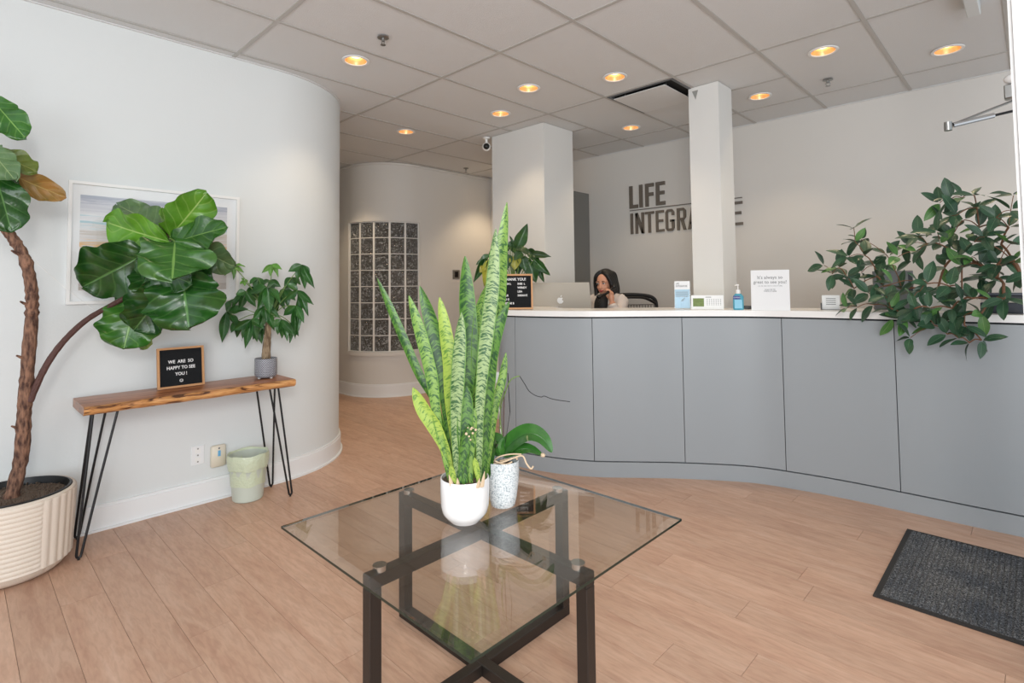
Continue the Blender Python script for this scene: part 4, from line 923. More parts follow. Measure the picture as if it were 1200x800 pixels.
# money tree
mp_ = at_z(311, 443, SZ); mp_ = Vector((-3.66, mp_.y+.0, SZ)); mp_ = at_x(311.5, 443, -3.655); mp_.z = SZ+.001
mn = thing('money_tree', 'small money tree with drooping leaves in a patterned pot on the console', 'plant', mp_)
def potpat():
    m = bpy.data.materials.new('chevron_pot'); m.use_nodes = True; nt = m.node_tree; p = nt.nodes['Principled BSDF']; L = nt.links
    tc = N(nt, 'ShaderNodeTexCoord'); sp = N(nt, 'ShaderNodeSeparateXYZ'); L.new(tc.outputs['Object'], sp.inputs[0])
    at = N(nt, 'ShaderNodeMath', operation='ARCTAN2'); L.new(sp.outputs[1], at.inputs[0]); L.new(sp.outputs[0], at.inputs[1])
    a = N(nt, 'ShaderNodeMath', operation='MULTIPLY'); a.inputs[1].default_value = 5.1; L.new(at.outputs[0], a.inputs[0])
    pp = N(nt, 'ShaderNodeMath', operation='PINGPONG'); pp.inputs[1].default_value = .5; L.new(a.outputs[0], pp.inputs[0])
    z = N(nt, 'ShaderNodeMath', operation='MULTIPLY'); z.inputs[1].default_value = 95; L.new(sp.outputs[2], z.inputs[0])
    s = N(nt, 'ShaderNodeMath', operation='ADD'); L.new(z.outputs[0], s.inputs[0]); m2 = N(nt, 'ShaderNodeMath', operation='MULTIPLY'); m2.inputs[1].default_value = 1.6; L.new(pp.outputs[0], m2.inputs[0]); L.new(m2.outputs[0], s.inputs[1])
    f = N(nt, 'ShaderNodeMath', operation='PINGPONG'); f.inputs[1].default_value = .5; L.new(s.outputs[0], f.inputs[0])
    r = ramp(nt, f.outputs[0], [(.2, (196, 198, 204)), (.27, (50, 54, 66))]); L.new(r.outputs[0], p.inputs['Base Color']); p.inputs['Roughness'].default_value = .35; return m
DM = depth(mp_+Vector((0, 0, .06))); rp = 12.3*DM/F_PX
MB().lathe(mp_, [(0, SZ+.010), (rp*.82, SZ+.010), (rp*.93, SZ+.016), (rp, SZ+.03), (rp, SZ+.128), (rp*.95, SZ+.131), (rp*.9, SZ+.115), (0, SZ+.112)], 40).build('pot', potpat(), mn)
b = MB()
for k in range(3): a = k*2.09+.5; b.cyl((mp_.x+rp*.6*math.cos(a), mp_.y+rp*.6*math.sin(a)), .009, SZ+.001, SZ+.011, 10)
b.build('pot_feet', M_ceramic, mn)
MB().lathe(mp_, [(0, SZ+.124), (rp*.9, SZ+.119)], 18).build('soil', mat('bark_chips', (120, 60, 36), .9, bump=(150, 1)), mn)
mtp = crom([mp_+Vector((0, 0, .11))]+[at_d(x, y, DM+z) for x, y, z in [(312, 412, .0), (313, 400, 0), (314, 388, 0), (315, 374, 0)]], 6)
bumpy(mtp, .030, .017, 12, .12).build('trunk', M_barkl, mn)
CL = [((313, 336), -.09, [(302.6, 364), (316, 368), (330, 354), (292, 343), (322, 330)], ML_money, 15), ((319, 309.5), .02, [(306.5, 320), (316, 324), (327, 324), (330, 315)], ML_moneyl, 7),
 ((354, 310), -.02, [(337, 318), (346.5, 329), (358, 339), (368, 338), (363, 326)], ML_money, 11), ((265.5, 365), -.06, [(260, 402), (282, 387), (290, 361), (272, 350)], ML_money, 13),
 ((273, 311), .0, [(261.5, 323.6), (274.5, 327.5), (286, 319), (287, 311), (266, 310)], ML_moneyl, 6), ((286, 329), .0, [(281, 333), (287, 335), (291, 329), (283, 326)], ML_moneyl, 5),
 ((349, 340), .0, [(367, 357), (362, 370), (348, 383), (335, 331), (334, 352)], ML_money, 10), ((347, 358), -.03, [(351, 388), (345, 398), (331, 370), (356, 378)], ML_money, 11),
 ((330, 374), -.06, [(338, 399), (324, 393), (331, 397), (346, 394), (318, 384)], ML_money, 10), ((295, 374), -.07, [(287, 409), (281, 399), (302, 401), (272, 388), (309, 384)], ML_money, 11),
 ((310, 358), -.06, [(313, 378), (305, 390), (322, 388), (296, 376), (328, 372)], ML_money, 11), ((288, 341), -.04, [(269, 361), (280, 365), (300, 360), (276, 345)], ML_money, 10),
 ((334, 338), .04, [(346, 352), (338, 360), (326, 352), (345, 334)], ML_money, 11), ((300, 336), .05, [(287, 346), (296, 356), (306, 350)], ML_money, 11), ((322, 345), .06, [(312, 362), (323, 370), (335, 362)], ML_money, 12),
 ((305, 380), .05, [(296, 398), (306, 404), (314, 395)], ML_money, 10), ((340, 378), .05, [(350, 393), (341, 402), (333, 396)], ML_money, 10), ((276, 375), .03, [(268, 390), (278, 396), (286, 389)], ML_money, 10), ((316, 328), .07, [(304, 334), (320, 344), (329, 336)], ML_money, 10), ((302, 325), .02, [(291, 333), (300, 342), (309, 336)], ML_money, 11), ((342, 325), .03, [(333, 335), (345, 341), (353, 333)], ML_money, 11)]
mesh_money = {}
for k, mm in enumerate((ML_money, ML_moneyl)): mesh_money[mm] = leaf_mesh(mm, 1, 1, 'lance', .10, .10, .2, 6, 12, 5)
st_ = MB(); hub = mtp[-1]
for ci, (c, dz, tips, mm, wd) in enumerate(CL):
    C0 = at_d(*c, DM+dz)
    if C0.x < -3.79: C0.x = -3.77
    st_.tube(crom([hub+Vector((0, 0, -.01)), hub.lerp(C0, .5)+Vector((0, 0, .035)), C0], 4), .0028, 5)
    for q, tp in enumerate(tips):
        T0 = at_d(*tp, DM+dz-.03+.02*((q*7) % 3))
        if T0.x < -3.80: T0.x = -3.80
        Wm = wd*.85*DM/F_PX
        inst('leaf', mesh_money[mm], mn, leaf_frame(C0, T0, ((q*37+ci*11) % 70)-35, facing=(O-C0).normalized()+Vector((0, 0, .6)), width=Wm))
st_.build('stems', M_stemg, mn)

# waste bin
bc = Vector((-3.675, 1.352, 0)); wb = thing('waste_bin', 'pale green plastic waste bin with a bag liner under the console', 'bin', bc)
M_bin = mat('bin_frosted', (202, 210, 198), .4); M_bag = mat('bag_green', (206, 216, 188), .3, bump=(70, .5))
MB().lathe(bc, [(0, .001), (.084, .001), (.089, .006), (.092, .03), (.112, .275), (.115, .28), (.110, .28), (.088, .02), (0, .015)], 44).build('bin', M_bin, wb)
b = MB(); rr = random.Random(5)
def bagw(a, z, r): return r*(1+.02*noise.noise(Vector((a*2.2, z*26, 1)))+.012*math.sin(a*11+z*30))
b.lathe(bc, [(.100, .10), (.1075, .24), (.113, .286), (.119, .292), (.123, .275), (.121, .24), (.1175, .21), (.1155, .2)], 72, wob=bagw); b.v = [p+Vector((0, 0, .010*noise.noise(Vector((math.atan2(p.y-bc.y, p.x-bc.x)*1.6, 0, 0))) if p.z < .25 else .003*math.sin(math.atan2(p.y-bc.y, p.x-bc.x)*5))) for p in b.v]
b.build('bag_liner', M_bag, wb, 1.2)
# wall outlet plate and plug-in unit
p = at_x(231.5, 533, -3.82); ol = thing('wall_outlet', 'white wall outlet plate low on the left wall', 'outlet', (-3.82, p.y, p.z-.058))
MB().box((-3.8195, p.y-.036, p.z-.058), (-3.8135, p.y+.036, p.z+.058), bev=.0015).build('plate', M_base, ol, None)
for dz in (-.028, .026): 
    b = MB().box((-3.8137, p.y-.016, p.z+dz-.014), (-3.8122, p.y+.016, p.z+dz+.014)); b.build('socket', M_white, ol, None)
b = MB()
for dz in (-.04, 0, .04): b.tube([(-3.8138, p.y, p.z+dz), (-3.812, p.y, p.z+dz)], .005, 8)
b.build('screws', M_steel, ol)
p = at_x(256, 534, -3.80); dv = thing('plug_in_device', 'cream rounded plug-in device with blue stripe beside the waste bin', 'plug-in device', (-3.818, p.y, p.z-.07))
MB().box((-3.8195, p.y-.044, p.z-.068), (-3.792, p.y+.044, p.z+.068), bev=.007).build('shell', mat('cream_plastic', (226, 218, 200), .4), dv, .9)
MB().box((-3.7925, p.y-.006, p.z+.0), (-3.7905, p.y+.010, p.z+.036)).build('blue_stripe', mat('stripe_blue', (110, 176, 220), .4), dv, None)
MB().ball((-3.7915, p.y+.001, p.z+.05), (.002, .006, .006), 10, 6).build('button', M_ink, dv)

# framed picture
y0, y1, z0, z1 = .436, 1.322, 1.262, 1.945; XW = -3.8195
pf = thing('framed_picture', 'large white framed abstract seascape print on the left wall', 'picture', (XW, (y0+y1)/2, z0))
b = MB(); fw = .016
for a, c in (((y0, z0), (y1, z0+fw)), ((y0, z1-fw), (y1, z1)), ((y0, z0+fw), (y0+fw, z1-fw)), ((y1-fw, z0+fw), (y1, z1-fw))): b.box((XW, a[0], a[1]), (XW+.028, c[0], c[1]))
b.build('frame', M_white, pf, None)
MB().box((XW, y0+fw, z0+fw), (XW+.006, y1-fw, z1-fw)).build('mount_board', M_paper, pf, None)
def seascape():
    m = bpy.data.materials.new('seascape_print'); m.use_nodes = True; nt = m.node_tree; p = nt.nodes['Principled BSDF']; L = nt.links
    g = N(nt, 'ShaderNodeNewGeometry'); v = N(nt, 'ShaderNodeVectorMath', operation='MULTIPLY'); v.inputs[1].default_value = (0, 3.4, 62); L.new(g.outputs['Position'], v.inputs[0])
    n = N(nt, 'ShaderNodeTexNoise'); n.inputs['Scale'].default_value = 1; n.inputs['Detail'].default_value = 5; n.inputs['Distortion'].default_value = .5; L.new(v.outputs[0], n.inputs['Vector'])
    sp = N(nt, 'ShaderNodeSeparateXYZ'); L.new(g.outputs['Position'], sp.inputs[0]); mr = N(nt, 'ShaderNodeMapRange'); mr.inputs['From Min'].default_value = 1.34; mr.inputs['From Max'].default_value = 1.87; L.new(sp.outputs[2], mr.inputs[0])
    a = N(nt, 'ShaderNodeMath', operation='MULTIPLY_ADD'); a.inputs[1].default_value = .34; L.new(n.outputs['Fac'], a.inputs[0]); s = N(nt, 'ShaderNodeMath', operation='SUBTRACT'); L.new(mr.outputs[0], s.inputs[0]); s.inputs[1].default_value = .17; L.new(s.outputs[0], a.inputs[2])
    r = ramp(nt, a.outputs[0], [(0, (196, 188, 182)), (.10, (216, 214, 212)), (.22, (200, 196, 196)), (.36, (230, 228, 226)), (.44, (214, 204, 194)), (.50, (228, 178, 104)), (.52, (224, 222, 222)), (.62, (204, 196, 186)), (.66, (228, 228, 228)), (.72, (170, 206, 216)), (.76, (232, 234, 236)), (.90, (206, 208, 216)), (.94, (206, 208, 216)), (.98, (176, 182, 196))])
    L.new(r.outputs[0], p.inputs['Base Color']); p.inputs['Roughness'].default_value = .6; return m
MB().box((XW+.006, .49, 1.338), (XW+.008, 1.252, 1.872)).build('print', seascape(), pf, None)
MB().box((XW+.018, y0+fw, z0+fw), (XW+.020, y1-fw, z1-fw)).build('glazing', thin_glass('picture_glass', (1, 1, 1), 1.3, .02), pf, None)

# light switch on the rear wall
p = at_x(534.5, 321.5, -5.63); sw = thing('light_switch', 'dark square switch panel on the rear wall right of the glass blocks', 'switch', (-5.63, p.y, p.z-.06))
MB().box((-5.6295, p.y-.06, p.z-.06), (-5.624, p.y+.06, p.z+.06)).build('plate', M_steel, sw, None); MB().box((-5.6245, p.y-.028, p.z-.038), (-5.619, p.y+.028, p.z+.038)).build('screen', M_black, sw, None)

# ------------------------------------------------------------------ things on the reception counter
HR = Vector((R_.x, R_.y, 0)).normalized(); HF = Vector((F_.x, F_.y, 0)).normalized(); UP = Vector((0, 0, 1))
# letter board 2
DB = 4.12; a = at_d(585, 358, DB); c = at_d(623, 358, DB); m_ = (a+c)/2; m_.z = TOPZ+.002; lean = math.radians(10)
# board tilt: top leans back
nrm = (-HF*math.cos(lean)+UP*math.sin(lean)); upv = (UP*math.cos(lean)+HF*math.sin(lean))
letterboard('letter_board', 'black letter board reading THANK YOU with names, standing on the counter', m_, HR, upv, nrm, .268, .272,
    [('THANK YOU!', 0, .222, .030), ('KRISTEN L', -.118, .190, .021), ('INES  L', .018, .190, .021), ('TARA', -.118, .160, .021), ('WENDY', .018, .160, .021), ('SAM J', -.118, .130, .021), ('LISA', .018, .130, .021),
     ('DARIUS', -.118, .100, .021), ('SARAH E', .018, .100, .021), ('HOLLI G', -.118, .070, .021), ('CHRISTINE B', -.118, .040, .021)], .02, .013)
# peace lily
DL = 4.38; lp = at_d(602, 355, DL); lp.z = TOPZ+.001; lp = lp+Vector((0, 0, 0))
pl_ = thing('potted_lily', 'dark leafy plant in a pot behind the letter board on the counter', 'plant', lp)
MB().lathe(lp, [(0, lp.z), (.055, lp.z), (.075, lp.z+.13), (.07, lp.z+.13), (.065, lp.z+.11), (0, lp.z+.11)], 32).build('pot', M_ceramic, pl_)
mesh_l = leaf_mesh(ML_lily, 1, 1, 'ovate', .12, .14, .3, 8, 12, 3); mesh_y = leaf_mesh(ML_lilyy, 1, 1, 'ovate', .12, .14, .3, 8, 12, 4)
LV = [((605.6, 290), (618.5, 262), 15, .0, 20, 0), ((602, 290), (598, 276), 5, 0, 20, 0), ((623, 298), (646, 300), 9, -.05, 10, 0), ((626, 304), (644.5, 323), 11, -.06, 30, 0), ((620, 306), (628, 331), 18, -.04, 10, 0), ((629, 306), (637, 331), 9, -.02, 20, 0),
 ((576, 299), (557, 309), 8, -.03, 20, 0), ((570, 302), (555, 331), 10, -.05, -15, 0), ((574, 304), (567, 336), 12, -.06, 0, 1), ((568, 312), (562, 319), 8, -.08, 0, 1), ((604, 291), (624, 298), 13, -.05, -30, 0), ((604, 300), (603, 316), 14, -.09, 0, 1), ((596, 298), (594, 316), 11, -.09, 0, 0),
 ((611, 300), (616, 318), 13, -.08, 0, 0), ((598, 290), (584, 296), 11, -.02, 20, 0), ((592, 292), (582, 312), 14, -.04, 0, 0), ((612, 296), (602, 304), 12, -.1, 10, 0), ((590, 298), (588, 322), 13, -.02, -20, 0), ((600, 288), (612, 300), 14, .03, -10, 0), ((584, 290), (572, 300), 10, .04, 10, 0), ((618, 292), (634, 310), 11, .04, 10, 0), ((596, 290), (606, 282), 10, .03, 0, 0), ((608, 304), (607, 322), 12, .02, 0, 0), ((616, 302), (622, 322), 12, .03, 10, 0), ((580, 304), (578, 326), 12, .03, 10, 0)]
sm = MB(); base = lp+Vector((0, 0, .10))
for (a, c, wd, dz, rl, k) in LV:
    A_ = at_d(*a, DL+dz); C_ = at_d(*c, DL+dz-.03); inst('leaf', mesh_y if k else mesh_l, pl_, leaf_frame(A_, C_, rl, facing=(O-A_).normalized()+Vector((0, 0, .5)), width=wd*DL/F_PX))
    sm.tube(crom([base, base.lerp(A_, .55)+Vector((0, 0, .03)), A_], 4), .003, 5)
sm.build('stems', M_stemg, pl_)
# desktop computer (its back to us)
DC = 4.72; a = at_d(622, 340, DC); c = at_d(692, 340, DC); zt3 = at_d(657, 331, DC).z; mid = (a+c)/2; zbot = 1.02
cm = thing('computer_monitor', 'silver computer screen seen from behind with a white fruit emblem', 'computer', (mid.x, mid.y, .931))
M = frame(Vector((mid.x, mid.y, zt3)), HR, UP, -HF); W2 = (c-a).length/2; tl = .010
prof_ = [(-W2+.005, 0), (W2-.012, 0), (W2+.012, -(zt3-zbot)), (-W2+.0, -(zt3-zbot))]
b = MB().prism(prof_, -.008, .008, M); b.build('shell', M_silver, cm, None)
b = MB().prism([(-W2+.012, -.008), (W2-.018, -.008), (W2+.002, -(zt3-zbot)+.02), (-W2+.01, -(zt3-zbot)+.02)], -.0085, -.008, M); b.build('screen', M_black, cm, None)
b = MB().box((-.09, -(zt3-.94), -.02), (.09, -(zt3-zbot)+.03, -.0085), M); b.box((-.10, -(zt3-.931), -.10), (.10, -(zt3-.941), .08), M); b.build('stand', M_silver, cm, None)
def apple(cxp, cyp, s):
    pts = []
    for k in range(40):
        a = 2*PI*k/40; r = 1-.10*math.cos(2*a)*0; x = math.sin(a)*(.92+.10*math.cos(a)); y = math.cos(a)*.95
        y -= .17*math.exp(-(x/.28)**2) if y > 0 else -.09*math.exp(-(x/.22)**2)
        if x > .55 and -.15 < y < .75: x = min(x, .92-.42*math.cos((y-.28)/.45*PI/2) if abs(y-.28) < .45 else x)
        pts.append((cxp+x*s, cyp+y*s))
    return pts
q = (at_d(656.5, 352, DC)-Vector((mid.x, mid.y, zt3))); lx, ly = q.dot(HR), q.z
b = MB(); pa = apple(lx, ly, .030); tri = tessellate_polygon([[Vector((p[0], p[1], 0)) for p in pa]]); n = len(pa)
b.add([M @ Vector((p[0], p[1], .0092)) for p in pa]+[M @ Vector((p[0], p[1], .0078)) for p in pa], [tuple(t) for t in tri]+[(i, (i+1) % n, n+(i+1) % n, n+i) for i in range(n)])
b.prism([(lx+.001, ly+.030), (lx+.004, ly+.041), (lx+.013, ly+.048), (lx+.012, ly+.038), (lx+.007, ly+.032)], .0078, .0092, M)
b.build('emblem', M_letter, cm, None)

def on_counter(px, Y): p = at_y(px, 362, Y); return Vector((p.x, p.y, TOPZ+.0005))
def facing_cam(p, turn=0):
    f = (O-p); f.z = 0; f.normalize(); f = Matrix.Rotation(math.radians(turn), 3, 'Z') @ f; r = Vector((-f.y, f.x, 0)); return r, f
# brochure holder
p = on_counter(800, 3.72); r, f = facing_cam(p); s = depth(p)/F_PX
bh = thing('brochure_holder', 'clear holder of pale blue clinic brochures beside the desk calendar', 'brochures', p); M = frame(p, r, UP, f); w2, hh = 8.6*s, 32.5*s
M_acr = thin_glass('clear_acrylic', (.97, .99, 1), 1.3, .02)
MB().box((-w2, .004, -.012), (w2, hh, -.002), M).build('brochures', M_paper, bh, None)
MB().box((-w2*.97, .006, -.0018), (w2*.97, hh*.70, -.0008), M).build('blue_cover', M_blue, bh, None)
text_part('heading', 'LIFE\nINTEGRATIVE', hh*.085, M @ Matrix.Translation((-w2*.8, hh*.88, -.0012)), M_ink2, bh, .0003, 'LEFT', .75)
b = MB()
for k in range(4): b.box((-w2*.8, hh*(.60-k*.055), -.0009), (w2*.75, hh*(.615-k*.055), -.0005), M)
b.build('text_lines', M_ink, bh, None); b = MB(); b.tube([M @ Vector(q) for q in [(-w2*.2, hh*.26, 0), (0, hh*.34, 0), (w2*.35, hh*.40, 0)]], .0015, 5); b.tube([M @ Vector(q) for q in [(0, hh*.34, 0), (w2*.1, hh*.27, 0)]], .002, 5); b.tube([M @ Vector(q) for q in [(-.001, hh*.34, 0), (w2*.4, hh*.33, 0)]], .001, 5); b.build('sprig_drawing', M_ink2, bh)
b = MB(); b.box((-w2-.003, 0, -.02), (w2+.003, .004, .012), M); b.box((-w2-.003, .004, .004), (w2+.003, hh*.45, .006), M); b.box((-w2-.003, .004, -.016), (w2+.003, hh*.9, -.0135), M); b.build('acrylic_stand', M_acr, bh, None)
# calendar
p = on_counter(829, 3.74); r, f = facing_cam(p); s = depth(p)/F_PX; w2, hh = 18*s, 17*s
cal = thing('desk_calendar', 'white tent desk calendar with a small green photo', 'calendar', p); M = frame(p, r, UP*math.cos(.25)-f*math.sin(.25), f*math.cos(.25)+UP*math.sin(.25))
MB().box((-w2, 0, -.002), (w2, hh, 0), M).build('page', M_paper, cal, None)
M2 = frame(p-f*.05*1.0, r, (UP*math.cos(.25)+f*math.sin(.25)*0+f*.0), f); MB().box((-w2, .0, 0), (w2, hh*.96, .002), frame(p-f*hh*.5, r, (UP*hh*.97+f*hh*.24).normalized(), f)).build('back_board', M_paper, cal, None)
MB().box((-w2*.88, hh*.20, .0), (-w2*.20, hh*.78, .0008), M).build('photo', mat('calendar_photo', (112, 132, 72), .5, var=(160, .8)), cal, None)
b = MB().box((-w2*.1, hh*.84, 0), (w2*.25, hh*.88, .0006), M)
for j in range(5):
    for i in range(7): b.box((w2*(-.02+i*.135), hh*(.30+j*.095), 0), (w2*(.03+i*.135), hh*(.34+j*.095), .0006), M)
b.build('dates', M_ink, cal, None)
# sanitiser
p = on_counter(865.5, 3.77); s = depth(p)/F_PX; r, f = facing_cam(p)
sn = thing('sanitiser_bottle', 'clear blue hand sanitiser pump bottle beside the tall white sign', 'bottle', p)
M_gel = mat('blue_gel', (110, 200, 226), .05, trans=.45, ior=1.35)
z0 = p.z; rr_ = 5.9*s
b = MB().lathe((0, 0), [(0, 0), (rr_*.9, 0), (rr_, .004), (rr_, 15*s), (rr_*.85, 17*s), (rr_*.4, 19.5*s), (0, 19.5*s)], 28); Mx = frame(p, r, f*.62, UP)
Mx = Matrix(((r.x, -f.x*.62, 0, p.x), (r.y, -f.y*.62, 0, p.y), (0, 0, 1, p.z), (0, 0, 0, 1))); b.xf(Mx); b.build('bottle_body', M_gel, sn)
b = MB(); b.cyl((p.x, p.y), rr_*.42, z0+19*s, z0+23.5*s, 16); b.cyl((p.x, p.y), .0035, z0+23*s, z0+28.5*s, 8); b.tube([Vector((p.x, p.y, z0+29*s))+r*.006, Vector((p.x, p.y, z0+29.2*s))-r*.008, Vector((p.x, p.y, z0+28.4*s))-r*.018], [.006, .005, .003], 8); b.build('pump', M_white, sn)
MB().box((-rr_*.92, 12.5*s, rr_*.62), (rr_*.35, 16.5*s, rr_*.62+.001), frame(p, r, UP, f)).build('label_band', M_navy, sn, None)
MB().box((-rr_*.7, 2*s, rr_*.62), (rr_*.7, 12*s, rr_*.62+.0006), frame(p, r, UP, f)).build('front_label', mat('label_aqua', (132, 200, 226), .4), sn, None)
text_part('label_text', 'ADVANCED', 1.6*s, frame(p+f*(rr_*.62+.0012)+UP*14*s-r*rr_*.3, r, UP, f), M_white, sn, .0002, 'CENTER', .8)
# pen/black box behind
p = on_counter(877, 3.95); r, f = facing_cam(p); MBk = MB().box((-.028, 0, -.02), (.028, .022, .02), frame(p, r, UP, f), bev=.002)
tag(MBk.top('card_reader', M_black, None), 'small low black box behind the sanitiser and the tall white sign', 'box')
# sign
p = on_counter(903, 3.80); r, f = facing_cam(p, -4); s = depth(p)/F_PX; wS, hS = 20.6*s, 47.5*s
sgn = thing('counter_sign', "upright white sign reading It's always so great to see you", 'sign', p); lean = .08
M = frame(p, r, (UP*math.cos(lean)-f*math.sin(lean)), (f*math.cos(lean)+UP*math.sin(lean)))
MB().box((-wS, 0, -.004), (wS, hS, 0), M).build('panel', M_paper, sgn, None)
MB().box((-wS*.6, 0, -.07), (wS*.6, .004, -.003), frame(p, r, UP, f)).build('foot', M_acr, sgn, None)
text_part('heading', "It's always so\ngreat to see you!", hS*.115, M @ Matrix.Translation((0, hS*.78, .0006)) @ Matrix.Shear('XY', 4, (0, 0)), M_ink, sgn, .0003, 'CENTER', .95)
text_part('small_text', 'scan the code below to check in today', hS*.035, M @ Matrix.Translation((0, hS*.595, .0006)), M_ink, sgn, .0003)
text_part('small_text', 'SCAN ME TO\nCHECK IN HERE', hS*.04, M @ Matrix.Translation((0, hS*.50, .0006)), M_ink2, sgn, .0003)
# card holder, grey box, books behind the big plant
p = on_counter(974, 4.08); r, f = facing_cam(p); s = depth(p)/F_PX; ch = thing('card_holder', 'small holder of white cards left of the trailing plant', 'card holder', p); M = frame(p, r, UP, f)
MB().box((-9*s, .002, -.004), (9*s, 17*s, 0), M).build('cards', M_paper, ch, None); MB().box((-10.5*s, 0, -.012), (-9.2*s, 8*s, .012), M).build('holder_side', M_black, ch, None); MB().box((-9.2*s, 0, -.012), (10*s, .002, .012), M).build('holder_base', M_black, ch, None)
b = MB()
for k in range(4): b.box((-5*s, (6+k*2.2)*s, 0), (5*s, (6.8+k*2.2)*s, .0005), M)
b.build('text_lines', M_ink, ch, None)
p = at_y(1048, 345, 4.22); p.z = TOPZ+.001; r, f = facing_cam(p, 10); s = depth(p)/F_PX; M = frame(p, r, UP, f)
gb_ = thing('grey_console', 'grey box standing behind the trailing plant on the counter', 'box', p)
MB().box((-20*s, 0, -.04), (19*s, 46*s, 0), M, bev=.003).build('shell', mat('grey_plastic', (128, 130, 132), .5), gb_, None); MB().box((14*s, 4*s, -.001), (18*s, 42*s, .002), M).build('side_strip', M_ink2, gb_, None)
p = at_y(1100, 345, 4.25); p.z = TOPZ+.001; r, f = facing_cam(p, 0); s = depth(p)/F_PX; M = frame(p, r, UP, f)
pb = thing('white_box', 'cream box behind the middle of the trailing plant', 'box', p); MB().box((-26*s, 0, -.06), (24*s, 20*s, 0), M).build('box_body', M_paper, pb, None); MB().box((-26*s, 20*s, -.06), (24*s, 22*s, 0), M).build('lid', M_ink, pb, None)
for k, (px, col, hg, wd) in enumerate([(1178, (40, 44, 54), 13, 20), (1180, (206, 196, 186), 4, 21), (1179, (30, 32, 40), 5, 22), (1176, (84, 88, 98), 3, 19)]):
    z = TOPZ+.001+[0, .059, .077, .0995][k]; hh = [.058, .0175, .022, .013][k]; q = at_y(px, 345, 4.12); b = MB().box((q.x-wd*s, q.y-.06, z), (q.x+wd*s, q.y+.10, z+hh-.001), bev=.002)
    tag(b.top('book', mat('book_cover_%d' % k, col, .5), None), ['thick dark blue binder at the bottom of the stack behind the plant', 'thin beige book second from the bottom of the stack', 'black book under the top grey book of the stack', 'thin grey book on top of the stack by the door frame'][k], 'book', 'books stacked at the right end of the counter')

# ------------------------------------------------------------------ trailing rubber plant
W_ = [(350,235),(355,290),(228,385),(262,420),(320,430),(350,480),(330,350),(395,345),(430,385),(480,340),(320,560),(365,555),(410,500),(430,545),(470,470),(510,460),(520,410),(500,560),(510,600),(560,600),(580,680),(530,350),(570,300),(615,270),(610,330),(650,300),(690,250),(710,210),(700,300),(740,290),(745,115),(700,130),(840,100),(850,150),(790,110),(770,180),(760,250),(800,200),(720,390),(770,350),(790,390),(830,350),(840,290),(880,270),(860,230),(930,190),(920,230),(905,300),(950,300),(980,230),(985,300),(940,380),(900,400),(860,380),(870,440),(930,440),(960,460),(1000,370),(1030,430),(790,480),(740,470),(830,520),(790,530),(750,560),(800,590),(870,580),(650,460),(620,490),(690,490),(600,560),(640,600),(680,630),(660,560),(590,520),(800,630),(730,665),(775,680),(820,700),(870,690),(610,450),(545,480),(920,530),(960,520),(1000,100),(990,160),(290,395),(380,415),(445,430),(480,510),(380,280)]
rp_ = thing('trailing_rubber_plant', 'big spreading rubber plant spilling over the right end of the counter', 'plant', (.16, 4.12, TOPZ))
rg = random.Random(11)
MB().lathe((.16, 4.12), [(0, TOPZ), (.09, TOPZ), (.12, TOPZ+.2), (.113, TOPZ+.2), (.105, TOPZ+.17), (0, TOPZ+.17)], 36).build('pot', M_ceramic, rp_)
nodes = [(Vector((.16, 4.12, TOPZ+.17)), None), (Vector((.10, 4.12, TOPZ+.32)), 0)]
pts = []
for (x, y) in W_:
    px, py = 900+.2877*x, 200+.2877*y; Y = 3.80+rg.uniform(-.03, .03) if py > 346 else rg.uniform(3.84, 4.12)
    pts.append(at_y(px, py, Y))
pts.sort(key=lambda p: (p-nodes[1][0]).length)
for p in pts:
    k = min(range(1, len(nodes)), key=lambda i: (nodes[i][0]-p).length+.25*(nodes[i][0]-nodes[1][0]).length); nodes.append((p, k))
cnt = [1]*len(nodes)
for i in range(len(nodes)-1, 0, -1): cnt[nodes[i][1]] += cnt[i]
b = MB()
for i in range(1, len(nodes)):
    a = nodes[nodes[i][1]][0]; c = nodes[i][0]; b.tube(crom([a, a.lerp(c, .5)+Vector((0, 0, .012)), c], 3), [min(.0115, .0013*cnt[i]**.5+.0008)]*7, 6)
b.build('branches', M_twig, rp_)
mr = [leaf_mesh(ML_rub, 1, .50, 'oval', .12, .12, .1, 4, 8, 1), leaf_mesh(ML_rub, 1, .44, 'oval', .22, .10, .15, 4, 8, 2), leaf_mesh(ML_rubl, 1, .42, 'oval', .15, .12, .1, 4, 8, 3)]
nl = 0
for i in range(2, len(nodes)):
    p = nodes[i][0]; par = nodes[nodes[i][1]][0]; ax = (p-par).normalized(); ax = (ax+Vector((0, 0, .35))).normalized()
    k = 3 if i % 3 else 4; a0 = rg.uniform(0, 6.28); u = ax.cross(Vector((0, 1, .3))).normalized(); v = ax.cross(u)
    for j in range(k):
        if nl >= 298: break
        a = a0+j*2*PI/k+rg.uniform(-.3, .3); el = rg.uniform(.15, .8); d = (u*math.cos(a)+v*math.sin(a))*math.cos(el)+ax*math.sin(el)*.8
        d = (d+Vector((0, -.25, -.05))).normalized(); L = rg.uniform(.095, .14)
        q = p+d*L
        if q.z < 1.17 and q.y > 3.86: q.y = 3.83
        if q.z < 1.17 and p.y > 3.86: continue
        m_i = 2 if rg.random() < .12 else rg.choice((0, 1)); f = Vector((0, 0, .8))+(O-p).normalized()*.7+Vector((rg.uniform(-.6, .6), rg.uniform(-.4, .4), 0))
        inst('leaf', mr[m_i], rp_, leaf_frame(p+d*.008, q, rg.uniform(-20, 20), facing=f)); nl += 1
print('rubber leaves', nl)

